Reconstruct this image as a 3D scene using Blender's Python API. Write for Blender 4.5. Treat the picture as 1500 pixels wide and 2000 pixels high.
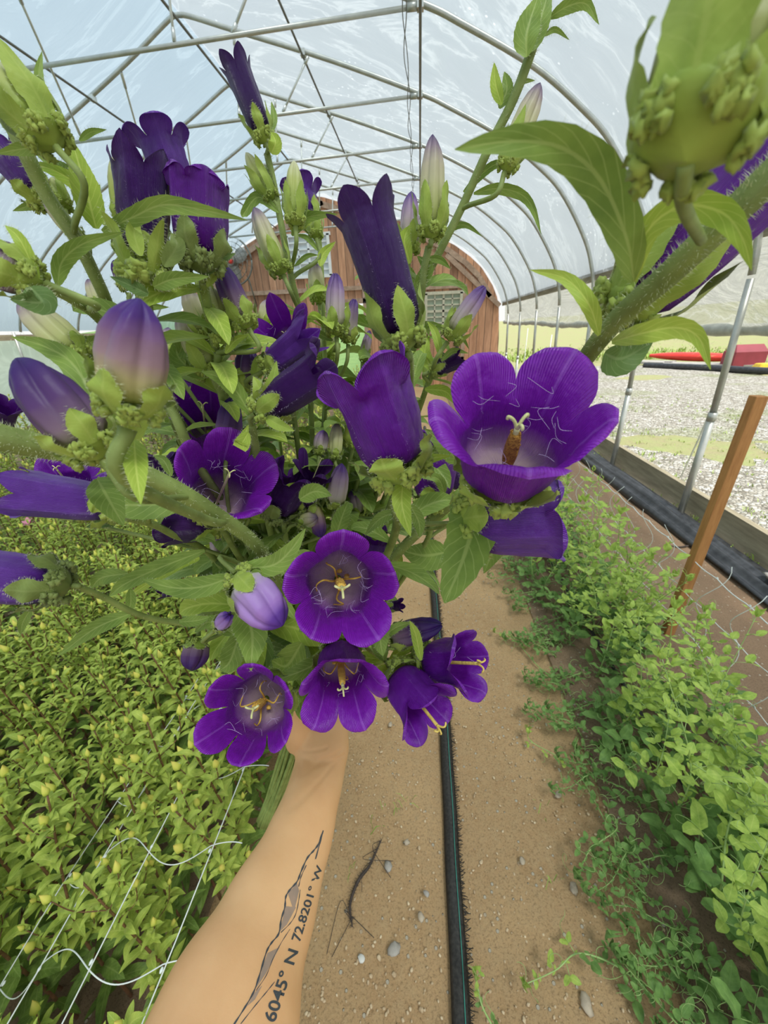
import bpy, bmesh, math, random
from mathutils import Vector, Matrix, Euler, noise
from mathutils.bvhtree import BVHTree
random.seed(7)
PI = math.pi
scene = bpy.context.scene
for o in list(bpy.data.objects): bpy.data.objects.remove(o)

# ---------------------------------------------------------------- camera
F, CX, CY, H = 748.0, 750.0, 1000.0, 1.5
R3 = Matrix(((0.99571742, -0.00155016, 0.09243605),
             (0.08402665, 0.43213706, -0.89788478),
             (-0.03855318, 0.90180661, 0.43041665)))
EYE = Vector((0, 0, H))
cam_d = bpy.data.cameras.new('camera'); cam = bpy.data.objects.new('camera', cam_d)
scene.collection.objects.link(cam)
cam.matrix_world = Matrix.Translation(EYE) @ R3.normalized().to_4x4()
cam_d.sensor_fit = 'HORIZONTAL'; cam_d.sensor_width = 36.0; cam_d.lens = 36.0*F/1500.0
cam_d.clip_start = 0.01; cam_d.clip_end = 400
cam_d.dof.use_dof = True; cam_d.dof.focus_distance = 0.26; cam_d.dof.aperture_fstop = 24
scene.camera = cam
# ---------------------------------------------------------------- light
scene.view_settings.view_transform = 'Standard'; scene.view_settings.look = 'None'
scene.view_settings.gamma = 1; scene.view_settings.use_curve_mapping = False
scene.view_settings.exposure = 0.13
w = bpy.data.worlds.new('overcast_sky'); scene.world = w; w.use_nodes = True
bg = w.node_tree.nodes['Background']
tc = w.node_tree.nodes.new('ShaderNodeTexCoord'); sp = w.node_tree.nodes.new('ShaderNodeSeparateXYZ')
rp = w.node_tree.nodes.new('ShaderNodeValToRGB')
w.node_tree.links.new(tc.outputs['Generated'], sp.inputs[0]); w.node_tree.links.new(sp.outputs['Z'], rp.inputs[0])
w.node_tree.links.new(rp.outputs[0], bg.inputs['Color'])
rp.color_ramp.elements[0].position = 0.0; rp.color_ramp.elements[0].color = (.93, .93, .90, 1)
rp.color_ramp.elements[1].position = 0.7; rp.color_ramp.elements[1].color = (.66, .80, .92, 1)
bg.inputs['Strength'].default_value = .98
sd = bpy.data.lights.new('sun', 'SUN'); sd.energy = 5.0; sd.angle = math.radians(15); sd.color = (1, .96, .89)
sun = bpy.data.objects.new('sun', sd); scene.collection.objects.link(sun)
sun.rotation_euler = (math.radians(24), math.radians(8), math.radians(20)); sun.location = (2, -3, 12)

# ---------------------------------------------------------------- helpers
def P(u, v, d):                       # world point seen at photo pixel (u,v), d metres deep
    return EYE + R3 @ Vector(((u-CX)/F*d, -(v-CY)/F*d, -d))
def col(o): scene.collection.objects.link(o)
def empty(name, loc, label, cat, group=None, rz=0):
    o = bpy.data.objects.new(name, None); o.empty_display_size = .02; col(o)
    o.location = loc; o.rotation_euler = (0, 0, rz); o['label'] = label; o['category'] = cat
    if group: o['group'] = group
    return o
def tag(o, label, cat, group=None, kind=None):
    if kind != 'structure' and label: o['label'] = label; o['category'] = cat
    if group: o['group'] = group
    if kind:
        o['kind'] = kind
        if kind == 'structure' and label: o['label'] = label; o['category'] = cat
    return o

class MB:
    def __init__(s): s.v = []; s.f = []; s.m = []; s.uv = []
    def add(s, vs, fs, mat=0, uvs=None):
        b = len(s.v); s.v.extend(vs)
        s.uv.extend(uvs if uvs else [(0.5, 0.5)]*len(vs))
        for f in fs: s.f.append(tuple(i+b for i in f)); s.m.append(mat)
    def grid(s, rows, mat=0, close=False, uvs=None):
        nr, nc = len(rows), len(rows[0]); vs = [p for r in rows for p in r]; fs = []
        for i in range(nr-1):
            for j in range(nc if close else nc-1):
                k = (j+1) % nc
                fs.append((i*nc+j, i*nc+k, (i+1)*nc+k, (i+1)*nc+j))
        if uvs is None: uvs = [(j/max(1, nc-1), i/max(1, nr-1)) for i in range(nr) for j in range(nc)]
        s.add(vs, fs, mat, uvs)
    def tube(s, pts, rad, n=8, mat=0, cap=True, ridge=0, flat=None):
        pts = [Vector(p) for p in pts]
        if not isinstance(rad, (list, tuple)): rad = [rad]*len(pts)
        t0 = (pts[1]-pts[0]).normalized()
        a = t0.orthogonal().normalized() if flat is None else (flat - t0*flat.dot(t0)).normalized()
        rows = []
        for i, p in enumerate(pts):
            t = (pts[min(i+1, len(pts)-1)]-pts[max(i-1, 0)]).normalized()
            a = (a - t*a.dot(t)).normalized(); b = t.cross(a)
            r = rad[i]; row = []
            for k in range(n):
                th = 2*PI*k/n; rr = r*(1+ridge*(1 if k % 2 else -1))
                row.append(p + a*math.cos(th)*rr + b*math.sin(th)*rr)
            rows.append(row)
        s.grid(rows, mat, True)
        if cap:
            base = len(s.v)-len(pts)*n
            s.f.append(tuple(base+k for k in range(n-1, -1, -1))); s.m.append(mat)
            e = len(s.v)-n; s.f.append(tuple(e+k for k in range(n))); s.m.append(mat)
    def box(s, c, size, mat=0, rot=None):
        c = Vector(c); x, y, z = [q/2 for q in size]; vs = []
        for i in (-1, 1):
            for j in (-1, 1):
                for k in (-1, 1):
                    q = Vector((i*x, j*y, k*z))
                    if rot is not None: q = rot @ q
                    vs.append(c+q)
        s.add(vs, [(0, 1, 3, 2), (4, 6, 7, 5), (0, 4, 5, 1), (2, 3, 7, 6), (0, 2, 6, 4), (1, 5, 7, 3)], mat)
    def beam(s, a, b, wd, th, mat=0, up=Vector((0, 0, 1))):
        a = Vector(a); b = Vector(b); t = (b-a).normalized(); sd_ = t.cross(up).normalized(); u = sd_.cross(t)
        vs = [p + sd_*i*wd/2 + u*j*th/2 for p in (a, b) for i, j in ((-1, -1), (1, -1), (1, 1), (-1, 1))]
        s.add(vs, [(3, 2, 1, 0), (4, 5, 6, 7), (0, 1, 5, 4), (1, 2, 6, 5), (2, 3, 7, 6), (3, 0, 4, 7)], mat)
    def hair(s, p, d, ln, wd, mat=1):
        d = d.normalized(); side = d.orthogonal().normalized()
        side = (Matrix.Rotation(random.random()*6.28, 3, d) @ side)*wd
        s.add([p-side, p+side, p+d*ln], [(0, 1, 2)], mat, [(.5, .9)]*3)
    def ball(s, c, r, mat=0, nu=10, nv=7, sc=(1, 1, 1), rot=None, bump=0, uvv=None):
        rows = []; off = random.random()*50
        for i in range(nv+1):
            ph = PI*i/nv; row = []
            for j in range(nu):
                th = 2*PI*j/nu
                q = Vector((math.sin(ph)*math.cos(th), math.sin(ph)*math.sin(th), math.cos(ph)))
                k = 1+bump*noise.noise(q*2.2+Vector((off, 0, 0))) if bump else 1
                q = Vector((q.x*sc[0], q.y*sc[1], q.z*sc[2]))*r*k
                if rot is not None: q = rot @ q
                row.append(Vector(c)+q)
            rows.append(row)
        s.grid(rows, mat, True, uvs=None if uvv is None else [(.5, uvv)]*((nv+1)*nu))
    def build(s, name, mats, parent=None, smooth=True, origin=None, props=None):
        me = bpy.data.meshes.new(name)
        off = Vector((0, 0, 0)) if origin is None else Vector(origin)
        me.from_pydata([tuple(p-off) for p in s.v], [], s.f)
        if not isinstance(mats, (list, tuple)): mats = [mats]
        for m in mats: me.materials.append(m)
        me.polygons.foreach_set('material_index', s.m)
        if smooth: me.polygons.foreach_set('use_smooth', [True]*len(s.f))
        uvl = me.uv_layers.new(name='UVMap'); li = [0]*len(me.loops); me.loops.foreach_get('vertex_index', li)
        fl = []
        for i in li: fl.extend(s.uv[i])
        uvl.data.foreach_set('uv', fl)
        me.update(); me.validate()
        o = bpy.data.objects.new(name, me); col(o)
        if parent is not None: o.parent = parent
        elif origin is not None: o.location = off
        if props:
            for k, v_ in props.items(): o[k] = v_
        return o
def cat(pts, per=6):                  # catmull-rom through points (any dimension)
    pts = [Vector(p) for p in pts]
    if len(pts) < 3: 
        return [pts[0].lerp(pts[1], i/per) for i in range(per+1)]
    P_ = [pts[0]*2-pts[1]] + pts + [pts[-1]*2-pts[-2]]; out = []
    for i in range(1, len(P_)-2):
        for k in range(per):
            t = k/per; a, b, c, d = P_[i-1:i+3]
            out.append(.5*((2*b)+(c-a)*t+(2*a-5*b+4*c-d)*t*t+(3*b-a-3*c+d)*t*t*t))
    out.append(pts[-1]); return out
def lerp(a, b, t): return a+(b-a)*t
def keys(tab, s):
    for i in range(len(tab)-1):
        if s <= tab[i+1][0]:
            t = (s-tab[i][0])/(tab[i+1][0]-tab[i][0]); t = t*t*(3-2*t)*.5+t*.5
            return [lerp(tab[i][k], tab[i+1][k], t) for k in range(1, len(tab[i]))]
    return list(tab[-1][1:])

# ---------------------------------------------------------------- materials
def mat(name):
    m = bpy.data.materials.new(name); m.use_nodes = True
    nt = m.node_tree; b = nt.nodes['Principled BSDF']; return m, nt, b
def N(nt, t, **kw):
    n = nt.nodes.new('ShaderNode'+t)
    for k, v_ in kw.items():
        if k in n.inputs: n.inputs[k].default_value = v_
        else: setattr(n, k, v_)
    return n
def ramp(nt, fac, stops, interp='LINEAR'):
    r = nt.nodes.new('ShaderNodeValToRGB'); cr = r.color_ramp; cr.interpolation = interp
    while len(cr.elements) < len(stops): cr.elements.new(.5)
    for e, (p, c) in zip(cr.elements, stops): e.position = p; e.color = (*c, 1)
    nt.links.new(fac, r.inputs[0]); return r.outputs[0]
def mix(nt, f, a, b, mode='MIX'):
    n = nt.nodes.new('ShaderNodeMix'); n.data_type = 'RGBA'; n.blend_type = mode
    for i, v_ in ((0, f), (6, a), (7, b)):
        if hasattr(v_, 'links') or hasattr(v_, 'is_linked'): nt.links.new(v_, n.inputs[i])
        elif i == 0: n.inputs[0].default_value = v_
        else: n.inputs[i].default_value = (*v_, 1)
    return n.outputs[2]
def tnoise(nt, scale, detail=4, coord='Object', vec=None, stretch=None, rough=.55):
    c = nt.nodes.new('ShaderNodeTexCoord'); src = c.outputs[coord]
    if stretch:
        mp = nt.nodes.new('ShaderNodeMapping'); mp.inputs['Scale'].default_value = stretch
        nt.links.new(src, mp.inputs[0]); src = mp.outputs[0]
    n = N(nt, 'TexNoise', Scale=scale, Detail=detail, Roughness=rough); nt.links.new(src, n.inputs['Vector']); return n
def bump(nt, b, h, strength=.3, dist=.01):
    n = N(nt, 'Bump', Strength=strength, Distance=dist); nt.links.new(h, n.inputs['Height']); nt.links.new(n.outputs[0], b.inputs['Normal']); return n
def uvv(nt):
    u = nt.nodes.new('ShaderNodeTexCoord'); s_ = nt.nodes.new('ShaderNodeSeparateXYZ'); nt.links.new(u.outputs['UV'], s_.inputs[0]); return s_.outputs
def translucent(nt, b, colr, fac):
    t = N(nt, 'BsdfTranslucent'); mx = N(nt, 'MixShader'); out = nt.nodes['Material Output']
    if isinstance(colr, tuple): t.inputs[0].default_value = (*colr, 1)
    else: nt.links.new(colr, t.inputs[0])
    mx.inputs[0].default_value = fac
    nt.links.new(b.outputs[0], mx.inputs[1]); nt.links.new(t.outputs[0], mx.inputs[2]); nt.links.new(mx.outputs[0], out.inputs[0])
def simple(name, c, rough=.6, metal=0, var=None, scale=20, bumpk=0, spec=.5):
    m, nt, b = mat(name); b.inputs['Roughness'].default_value = rough; b.inputs['Metallic'].default_value = metal
    b.inputs['Specular IOR Level'].default_value = spec
    n = tnoise(nt, scale)
    c2 = var if var else tuple(x*.75 for x in c)
    nt.links.new(ramp(nt, n.outputs[0], [(.3, c2), (.7, c)]), b.inputs['Base Color'])
    if bumpk: bump(nt, b, n.outputs[0], bumpk, .004)
    return m

def petal_mat(name, outc, inc, throat, tipc=None, tr=.13, rough=.32, hi=None):
    m, nt, b = mat(name); s_ = uvv(nt)
    n = tnoise(nt, 160, 3); n2 = tnoise(nt, 26, 3)
    base = ramp(nt, n2.outputs[0], [(.3, tuple(x*.72 for x in outc)), (.7, outc)])
    inn = ramp(nt, s_[1], [(0, throat), (.03, throat), (.10, tuple((x+y)/2 for x, y in zip(throat, inc))), (.26, inc), (1, inc)])
    # veins: radial streaks along the petal, paler midrib
    wv = N(nt, 'TexWave', Scale=1.0, Distortion=3.0); wv.wave_type = 'BANDS'; wv.bands_direction = 'X'
    mp = nt.nodes.new('ShaderNodeMapping'); mp.inputs['Scale'].default_value = (11, 1.1, 1)
    tcn = nt.nodes.new('ShaderNodeTexCoord'); nt.links.new(tcn.outputs['UV'], mp.inputs[0]); nt.links.new(mp.outputs[0], wv.inputs['Vector'])
    g = N(nt, 'NewGeometry')
    c = mix(nt, g.outputs['Backfacing'], base, inn)
    sb = N(nt, 'Math', operation='SUBTRACT'); nt.links.new(s_[0], sb.inputs[0]); sb.inputs[1].default_value = .5
    ab = N(nt, 'Math', operation='ABSOLUTE'); nt.links.new(sb.outputs[0], ab.inputs[0])
    rib = ramp(nt, ab.outputs[0], [(0, (.42,)*3), (.012, (.38,)*3), (.032, (0,)*3)]); rv = ramp(nt, s_[1], [(.35, (0,)*3), (.6, (1,)*3)])
    c = mix(nt, ramp(nt, wv.outputs[0], [(.0, (0, 0, 0)), (.75, (0, 0, 0)), (1, (.10,)*3)]), c, hi or tuple(min(1, x*1.7+.02) for x in outc))
    c = mix(nt, ramp(nt, n.outputs[0], [(.50, (0,)*3), (.80, (.30,)*3)]), c, tuple(min(1, x*1.8+.03) for x in outc))
    bfr = ramp(nt, g.outputs['Backfacing'], [(0, (.12,)*3), (1, (.9,)*3)])
    c = mix(nt, mix(nt, 1., mix(nt, 1., rib, rv, 'MULTIPLY'), bfr, 'MULTIPLY'), c, tuple(min(1, x*1.6+.16) for x in outc))
    nt.links.new(c, b.inputs['Base Color'])
    b.inputs['Roughness'].default_value = rough; b.inputs['Specular IOR Level'].default_value = .5
    n3 = tnoise(nt, 75, 5, rough=.6); ad = N(nt, 'Math', operation='MULTIPLY_ADD'); nt.links.new(wv.outputs[0], ad.inputs[0]); ad.inputs[1].default_value = .14; nt.links.new(n3.outputs[0], ad.inputs[2])
    bump(nt, b, ad.outputs[0], .8, .003)
    translucent(nt, b, c, tr); return m
VIO = (.150, .008, .34)
M = {}
M['petal'] = petal_mat('violet_petal', VIO, (.18, .009, .40), (.80, .58, .58))
M['petal_bright'] = petal_mat('bright_violet_petal', (.20, .012, .40), (.23, .014, .46), (.82, .60, .58))
M['petal_dark'] = petal_mat('dark_violet_petal', (.055, .004, .135), (.085, .006, .20), (.14, .04, .2))
M['petal_lilac'] = petal_mat('lilac_blue_petal', (.15, .035, .37), (.14, .015, .36), (.4, .3, .5))
def bud_mat(name, stops, rough=.45):
    m, nt, b = mat(name); s_ = uvv(nt); n = tnoise(nt, 60, 4)
    ad = N(nt, 'Math', operation='MULTIPLY_ADD'); nt.links.new(n.outputs[0], ad.inputs[0]); ad.inputs[1].default_value = .22
    nt.links.new(s_[1], ad.inputs[2]); sb = N(nt, 'Math', operation='SUBTRACT'); nt.links.new(ad.outputs[0], sb.inputs[0]); sb.inputs[1].default_value = .11
    c = ramp(nt, sb.outputs[0], stops); nt.links.new(c, b.inputs['Base Color'])
    b.inputs['Roughness'].default_value = rough; b.inputs['Specular IOR Level'].default_value = .3
    bump(nt, b, tnoise(nt, 220, 3).outputs[0], .3, .0006); translucent(nt, b, c, .15); return m
GRN = (.36, .48, .09); CRM = (.62, .58, .30); MAU = (.36, .21, .33)
M['bud_mauve'] = bud_mat('mauve_bud_skin', [(0, (.42, .45, .10)), (.26, (.50, .42, .20)), (.42, (.38, .24, .26)), (.66, (.22, .11, .24)), (.82, (.09, .03, .21)), (1, (.05, .015, .18))])
M['bud_dark'] = bud_mat('dark_purple_bud_skin', [(0, (.36, .32, .22)), (.2, (.24, .15, .21)), (.45, (.11, .045, .17)), (.8, (.05, .015, .14)), (1, (.03, .01, .11))])
M['bud_cream'] = bud_mat('cream_bud_skin', [(0, (.42, .5, .12)), (.3, (.58, .58, .26)), (.66, (.54, .48, .34)), (.84, (.30, .22, .27)), (1, (.07, .04, .13))])
M['bud_pink'] = bud_mat('pinkish_bud_skin', [(0, (.48, .5, .22)), (.3, (.56, .46, .44)), (.62, (.40, .27, .42)), (.85, (.15, .07, .27)), (1, (.06, .02, .18))])
M['bud_green'] = bud_mat('green_bud_skin', [(0, (.36, .5, .08)), (.5, (.5, .55, .16)), (1, (.62, .6, .38))])
M['bud_lilac'] = bud_mat('lilac_bud_skin', [(0, (.55, .6, .25)), (.12, (.62, .55, .6)), (.3, (.52, .33, .70)), (.72, (.42, .22, .62)), (.88, (.16, .06, .40)), (1, (.10, .03, .30))])
def leaf_mat(name, c, c2, tr=.22, vein=.35, rough=.5):
    m, nt, b = mat(name); s_ = uvv(nt); n = tnoise(nt, 55, 4); n2 = tnoise(nt, 420, 2)
    base = ramp(nt, n.outputs[0], [(.3, c2), (.7, c)])
    # midrib from uv.x
    sb = N(nt, 'Math', operation='SUBTRACT'); nt.links.new(s_[0], sb.inputs[0]); sb.inputs[1].default_value = .5
    ab = N(nt, 'Math', operation='ABSOLUTE'); nt.links.new(sb.outputs[0], ab.inputs[0])
    mr = ramp(nt, ab.outputs[0], [(0, (1, 1, 1)), (.025, (1, 1, 1)), (.06, (0, 0, 0))])
    # side veins: v - k*|u| bands
    ma = N(nt, 'Math', operation='MULTIPLY_ADD'); nt.links.new(ab.outputs[0], ma.inputs[0]); ma.inputs[1].default_value = -.45; nt.links.new(s_[1], ma.inputs[2])
    m9 = N(nt, 'Math', operation='MULTIPLY'); nt.links.new(ma.outputs[0], m9.inputs[0]); m9.inputs[1].default_value = 9
    fr = N(nt, 'Math', operation='FRACT'); nt.links.new(m9.outputs[0], fr.inputs[0])
    sv = ramp(nt, fr.outputs[0], [(0, (1, 1, 1)), (.07, (.2,)*3), (.14, (0, 0, 0)), (.93, (0, 0, 0)), (1, (1, 1, 1))])
    vv = mix(nt, 1.0, mr, sv, 'LIGHTEN')
    f = N(nt, 'Math', operation='MULTIPLY'); nt.links.new(vv, f.inputs[0]); f.inputs[1].default_value = vein
    cc = mix(nt, f.outputs[0], base, (min(1, c[0]*1.7+.1), min(1, c[1]*1.4+.1), c[2]*2.2+.06))
    nt.links.new(cc, b.inputs['Base Color']); b.inputs['Roughness'].default_value = rough; b.inputs['Specular IOR Level'].default_value = .25
    b.inputs['Sheen Weight'].default_value = .12
    bump(nt, b, n2.outputs[0], .3, .0006); translucent(nt, b, cc, tr); return m
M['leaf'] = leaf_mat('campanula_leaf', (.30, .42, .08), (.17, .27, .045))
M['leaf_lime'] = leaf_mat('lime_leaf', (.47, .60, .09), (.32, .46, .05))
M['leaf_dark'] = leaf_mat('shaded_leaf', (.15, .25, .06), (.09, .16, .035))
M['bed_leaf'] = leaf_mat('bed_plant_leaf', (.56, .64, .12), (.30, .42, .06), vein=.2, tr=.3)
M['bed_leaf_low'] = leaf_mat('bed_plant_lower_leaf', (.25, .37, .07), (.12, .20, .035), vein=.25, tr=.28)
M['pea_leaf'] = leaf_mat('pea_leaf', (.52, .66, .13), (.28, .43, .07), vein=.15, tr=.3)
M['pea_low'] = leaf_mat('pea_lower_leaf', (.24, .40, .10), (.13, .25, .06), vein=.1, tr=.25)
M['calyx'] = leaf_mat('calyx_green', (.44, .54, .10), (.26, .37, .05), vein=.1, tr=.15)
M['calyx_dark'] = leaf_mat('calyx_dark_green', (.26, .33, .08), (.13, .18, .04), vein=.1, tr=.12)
M['stem'] = simple('campanula_stem', (.30, .38, .10), .6, 0, (.17, .22, .05), 70, .2)
M['stem_brown'] = simple('campanula_stem_brownish', (.27, .27, .09), .6, 0, (.11, .10, .035), 90, .2)
M['hair'] = simple('plant_hair', (.75, .78, .5), .5, 0, (.65, .7, .42))
M['hair_pale'] = simple('petal_hair', (.75, .6, .85), .5, 0, (.6, .45, .75))
M['style'] = simple('pale_style', (.80, .78, .38), .5, 0, (.62, .62, .25), 300, .2)
M['pollen'] = simple('orange_pollen', (.80, .42, .06), .8, 0, (.42, .18, .03), 700, .8)
M['anther'] = simple('yellow_anther', (.90, .62, .10), .6, 0, (.75, .42, .06), 300, .3)
M['bedstem'] = simple('reddish_brown_stem', (.26, .12, .06), .6, 0, (.13, .07, .03), 60)
M['bedbud'] = bud_mat('yellow_green_bud_skin', [(0, (.45, .56, .08)), (.4, (.75, .76, .14)), (.8, (.88, .78, .18)), (1, (.7, .5, .12))])
M['peastem'] = simple('pale_pea_stem', (.40, .54, .19), .5, 0, (.28, .42, .12), 60)
M['steel'] = simple('galvanised_steel', (.56, .57, .52), .38, .55, (.44, .45, .42), 14)
M['steel_dark'] = simple('dull_steel_purlin', (.20, .20, .17), .5, .4, (.14, .14, .12), 14)
M['white_metal'] = simple('bright_strut_steel', (.72, .74, .70), .35, .45, (.6, .62, .6), 14)
M['net'] = simple('white_netting', (.82, .85, .80), .5)
M['black'] = simple('black_woven_plastic', (.05, .045, .04), .75, 0, (.015, .014, .013), 120, .3)
M['black_film'] = simple('black_mulch_film', (.05, .053, .058), .38, 0, (.015, .016, .018), 18, .8)
M['green_thread'] = simple('green_thread', (.05, .35, .27), .6)
M['red'] = simple('red_plastic', (.75, .05, .03), .4, 0, (.6, .03, .02), 2)
M['maroon'] = simple('maroon_paint', (.30, .04, .06), .6, 0, (.22, .03, .04), 3)
M['yellow'] = simple('yellow_plastic', (.85, .55, .03), .4)
M['grey_board'] = simple('weathered_board', (.42, .40, .36), .8, 0, (.3, .28, .25), 5, .3)
def wood(name, c, c2, stretch, scale=6, planks=None):
    m, nt, b = mat(name); n = tnoise(nt, scale, 7, stretch=stretch, rough=.65)
    cc = ramp(nt, n.outputs[0], [(.28, c2), (.5, tuple((x+y)/2 for x, y in zip(c, c2))), (.72, c)])
    if planks:
        t_ = nt.nodes.new('ShaderNodeTexCoord'); s_ = nt.nodes.new('ShaderNodeSeparateXYZ'); nt.links.new(t_.outputs['Object'], s_.inputs[0])
        d = N(nt, 'Math', operation='DIVIDE'); nt.links.new(s_.outputs[0], d.inputs[0]); d.inputs[1].default_value = planks
        fl = N(nt, 'Math', operation='FLOOR'); nt.links.new(d.outputs[0], fl.inputs[0])
        wn = N(nt, 'TexWhiteNoise', noise_dimensions='1D'); nt.links.new(fl.outputs[0], wn.inputs['W'])
        tint = ramp(nt, wn.outputs[0], [(0, (.62, .58, .55)), (.5, (.95, .92, .9)), (1, (1.15, 1.05, .95))])
        cc = mix(nt, 1.0, cc, tint, 'MULTIPLY')
        fr = N(nt, 'Math', operation='FRACT'); nt.links.new(d.outputs[0], fr.inputs[0])
        gap = ramp(nt, fr.outputs[0], [(0, (1, 1, 1)), (.05, (1, 1, 1)), (.07, (0, 0, 0)), (1, (0, 0, 0))])
        cc = mix(nt, gap, cc, (.05, .035, .025))
    nt.links.new(cc, b.inputs['Base Color']); b.inputs['Roughness'].default_value = .75
    bump(nt, b, n.outputs[0], .4, .005); return m
M['gable'] = wood('brown_board_siding', (.72, .41, .25), (.36, .18, .10), (3, 3, .35), 5, .19)
M['trim'] = wood('weathered_trim_board', (.55, .38, .27), (.28, .18, .12), (2, 2, 2), 6)
M['stake'] = wood('orange_brown_stake_wood', (.56, .27, .09), (.34, .14, .04), (14, 14, 1.6), 4)
M['baseboard'] = wood('grey_baseboard_wood', (.42, .36, .24), (.20, .17, .11), (12, .8, 8), 4)
M['white_frame'] = simple('white_painted_frame', (.85, .86, .84), .5, 0, (.75, .77, .75), 6)
def pane(name, c):
    m, nt, b = mat(name); n = tnoise(nt, 1.5, 3)
    nt.links.new(ramp(nt, n.outputs[0], [(.3, tuple(x*.75 for x in c)), (.7, c)]), b.inputs['Base Color']); b.inputs['Roughness'].default_value = .15; return m
M['pane_white'] = pane('whitewashed_pane', (.72, .76, .78)); M['pane_green'] = pane('greenish_pane', (.38, .46, .33))
M['frame_beige'] = simple('beige_window_frame', (.66, .62, .46), .6)
# soil
def soil(name, c, c2, c3, stone=(.55, .47, .36), sscale=40, amt=.16):
    m, nt, b = mat(name)
    n = tnoise(nt, 2.2, 6); n2 = tnoise(nt, 38, 8, rough=.75); n3 = tnoise(nt, 170, 6, rough=.8)
    c_ = ramp(nt, n.outputs[0], [(.3, c2), (.7, c)])
    c_ = mix(nt, ramp(nt, n2.outputs[0], [(.42, (0, 0, 0)), (.62, (1, 1, 1))]), c_, c3)
    c_ = mix(nt, ramp(nt, n3.outputs[0], [(.35, (.75,)*3), (.5, (0,)*3)]), c_, tuple(x*.45 for x in c2))
    vo = N(nt, 'TexVoronoi', Scale=sscale, Randomness=1.0); t_ = nt.nodes.new('ShaderNodeTexCoord'); nt.links.new(t_.outputs['Object'], vo.inputs['Vector'])
    peb = ramp(nt, vo.outputs['Distance'], [(.0, (1,)*3), (amt, (1,)*3), (amt+.04, (0,)*3)])
    sel = N(nt, 'SeparateColor'); nt.links.new(vo.outputs['Color'], sel.inputs[0])
    th = ramp(nt, sel.outputs[0], [(.55, (0,)*3), (.6, (1,)*3)])
    f = mix(nt, 1.0, peb, th, 'MULTIPLY'); c_ = mix(nt, f, c_, stone)
    nt.links.new(c_, b.inputs['Base Color']); b.inputs['Roughness'].default_value = .92; b.inputs['Specular IOR Level'].default_value = .15
    ad = N(nt, 'Math', operation='ADD'); nt.links.new(n2.outputs[0], ad.inputs[0]); nt.links.new(f, ad.inputs[1])
    bump(nt, b, ad.outputs[0], .8, .012); return m
M['soil'] = soil('dry_tan_soil', (.66, .43, .22), (.44, .27, .135), (.54, .36, .19))
M['soil_bed'] = soil('brown_bed_soil', (.36, .24, .15), (.24, .155, .10), (.31, .21, .13))
def gravel(name):
    m, nt, b = mat(name); t_ = nt.nodes.new('ShaderNodeTexCoord')
    vo = N(nt, 'TexVoronoi', Scale=26.0); nt.links.new(t_.outputs['Object'], vo.inputs['Vector'])
    vb = N(nt, 'TexVoronoi', Scale=26.0, feature='DISTANCE_TO_EDGE'); nt.links.new(t_.outputs['Object'], vb.inputs['Vector'])
    sel = N(nt, 'SeparateColor'); nt.links.new(vo.outputs['Color'], sel.inputs[0])
    c_ = ramp(nt, sel.outputs[0], [(0, (.26, .23, .18)), (.4, (.46, .42, .35)), (.75, (.66, .62, .54)), (1, (.86, .84, .78))])
    e = ramp(nt, vb.outputs[0], [(0, (1,)*3), (.10, (0,)*3)]); c_ = mix(nt, e, c_, (.16, .14, .10))
    n = tnoise(nt, .8, 5); c_ = mix(nt, ramp(nt, n.outputs[0], [(.52, (0,)*3), (.66, (.55,)*3)]), c_, (.26, .30, .10))
    nt.links.new(c_, b.inputs['Base Color']); b.inputs['Roughness'].default_value = .8
    bump(nt, b, vb.outputs[0], 1.0, .05); return m
M['gravel'] = gravel('pale_gravel')
def grassm(name, c, c2):
    m, nt, b = mat(name); n = tnoise(nt, 2.5, 8, rough=.75)
    nt.links.new(ramp(nt, n.outputs[0], [(.32, c2), (.68, c)]), b.inputs['Base Color']); b.inputs['Roughness'].default_value = .9; bump(nt, b, n.outputs[0], .8, .1); return m
M['grass'] = grassm('grass_and_dirt_bank', (.34, .40, .14), (.38, .31, .18))
M['grass_green'] = grassm('green_lawn', (.20, .32, .10), (.12, .22, .06))
M['blade'] = simple('grass_blade', (.36, .47, .10), .6, 0, (.25, .36, .06), 8)
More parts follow.
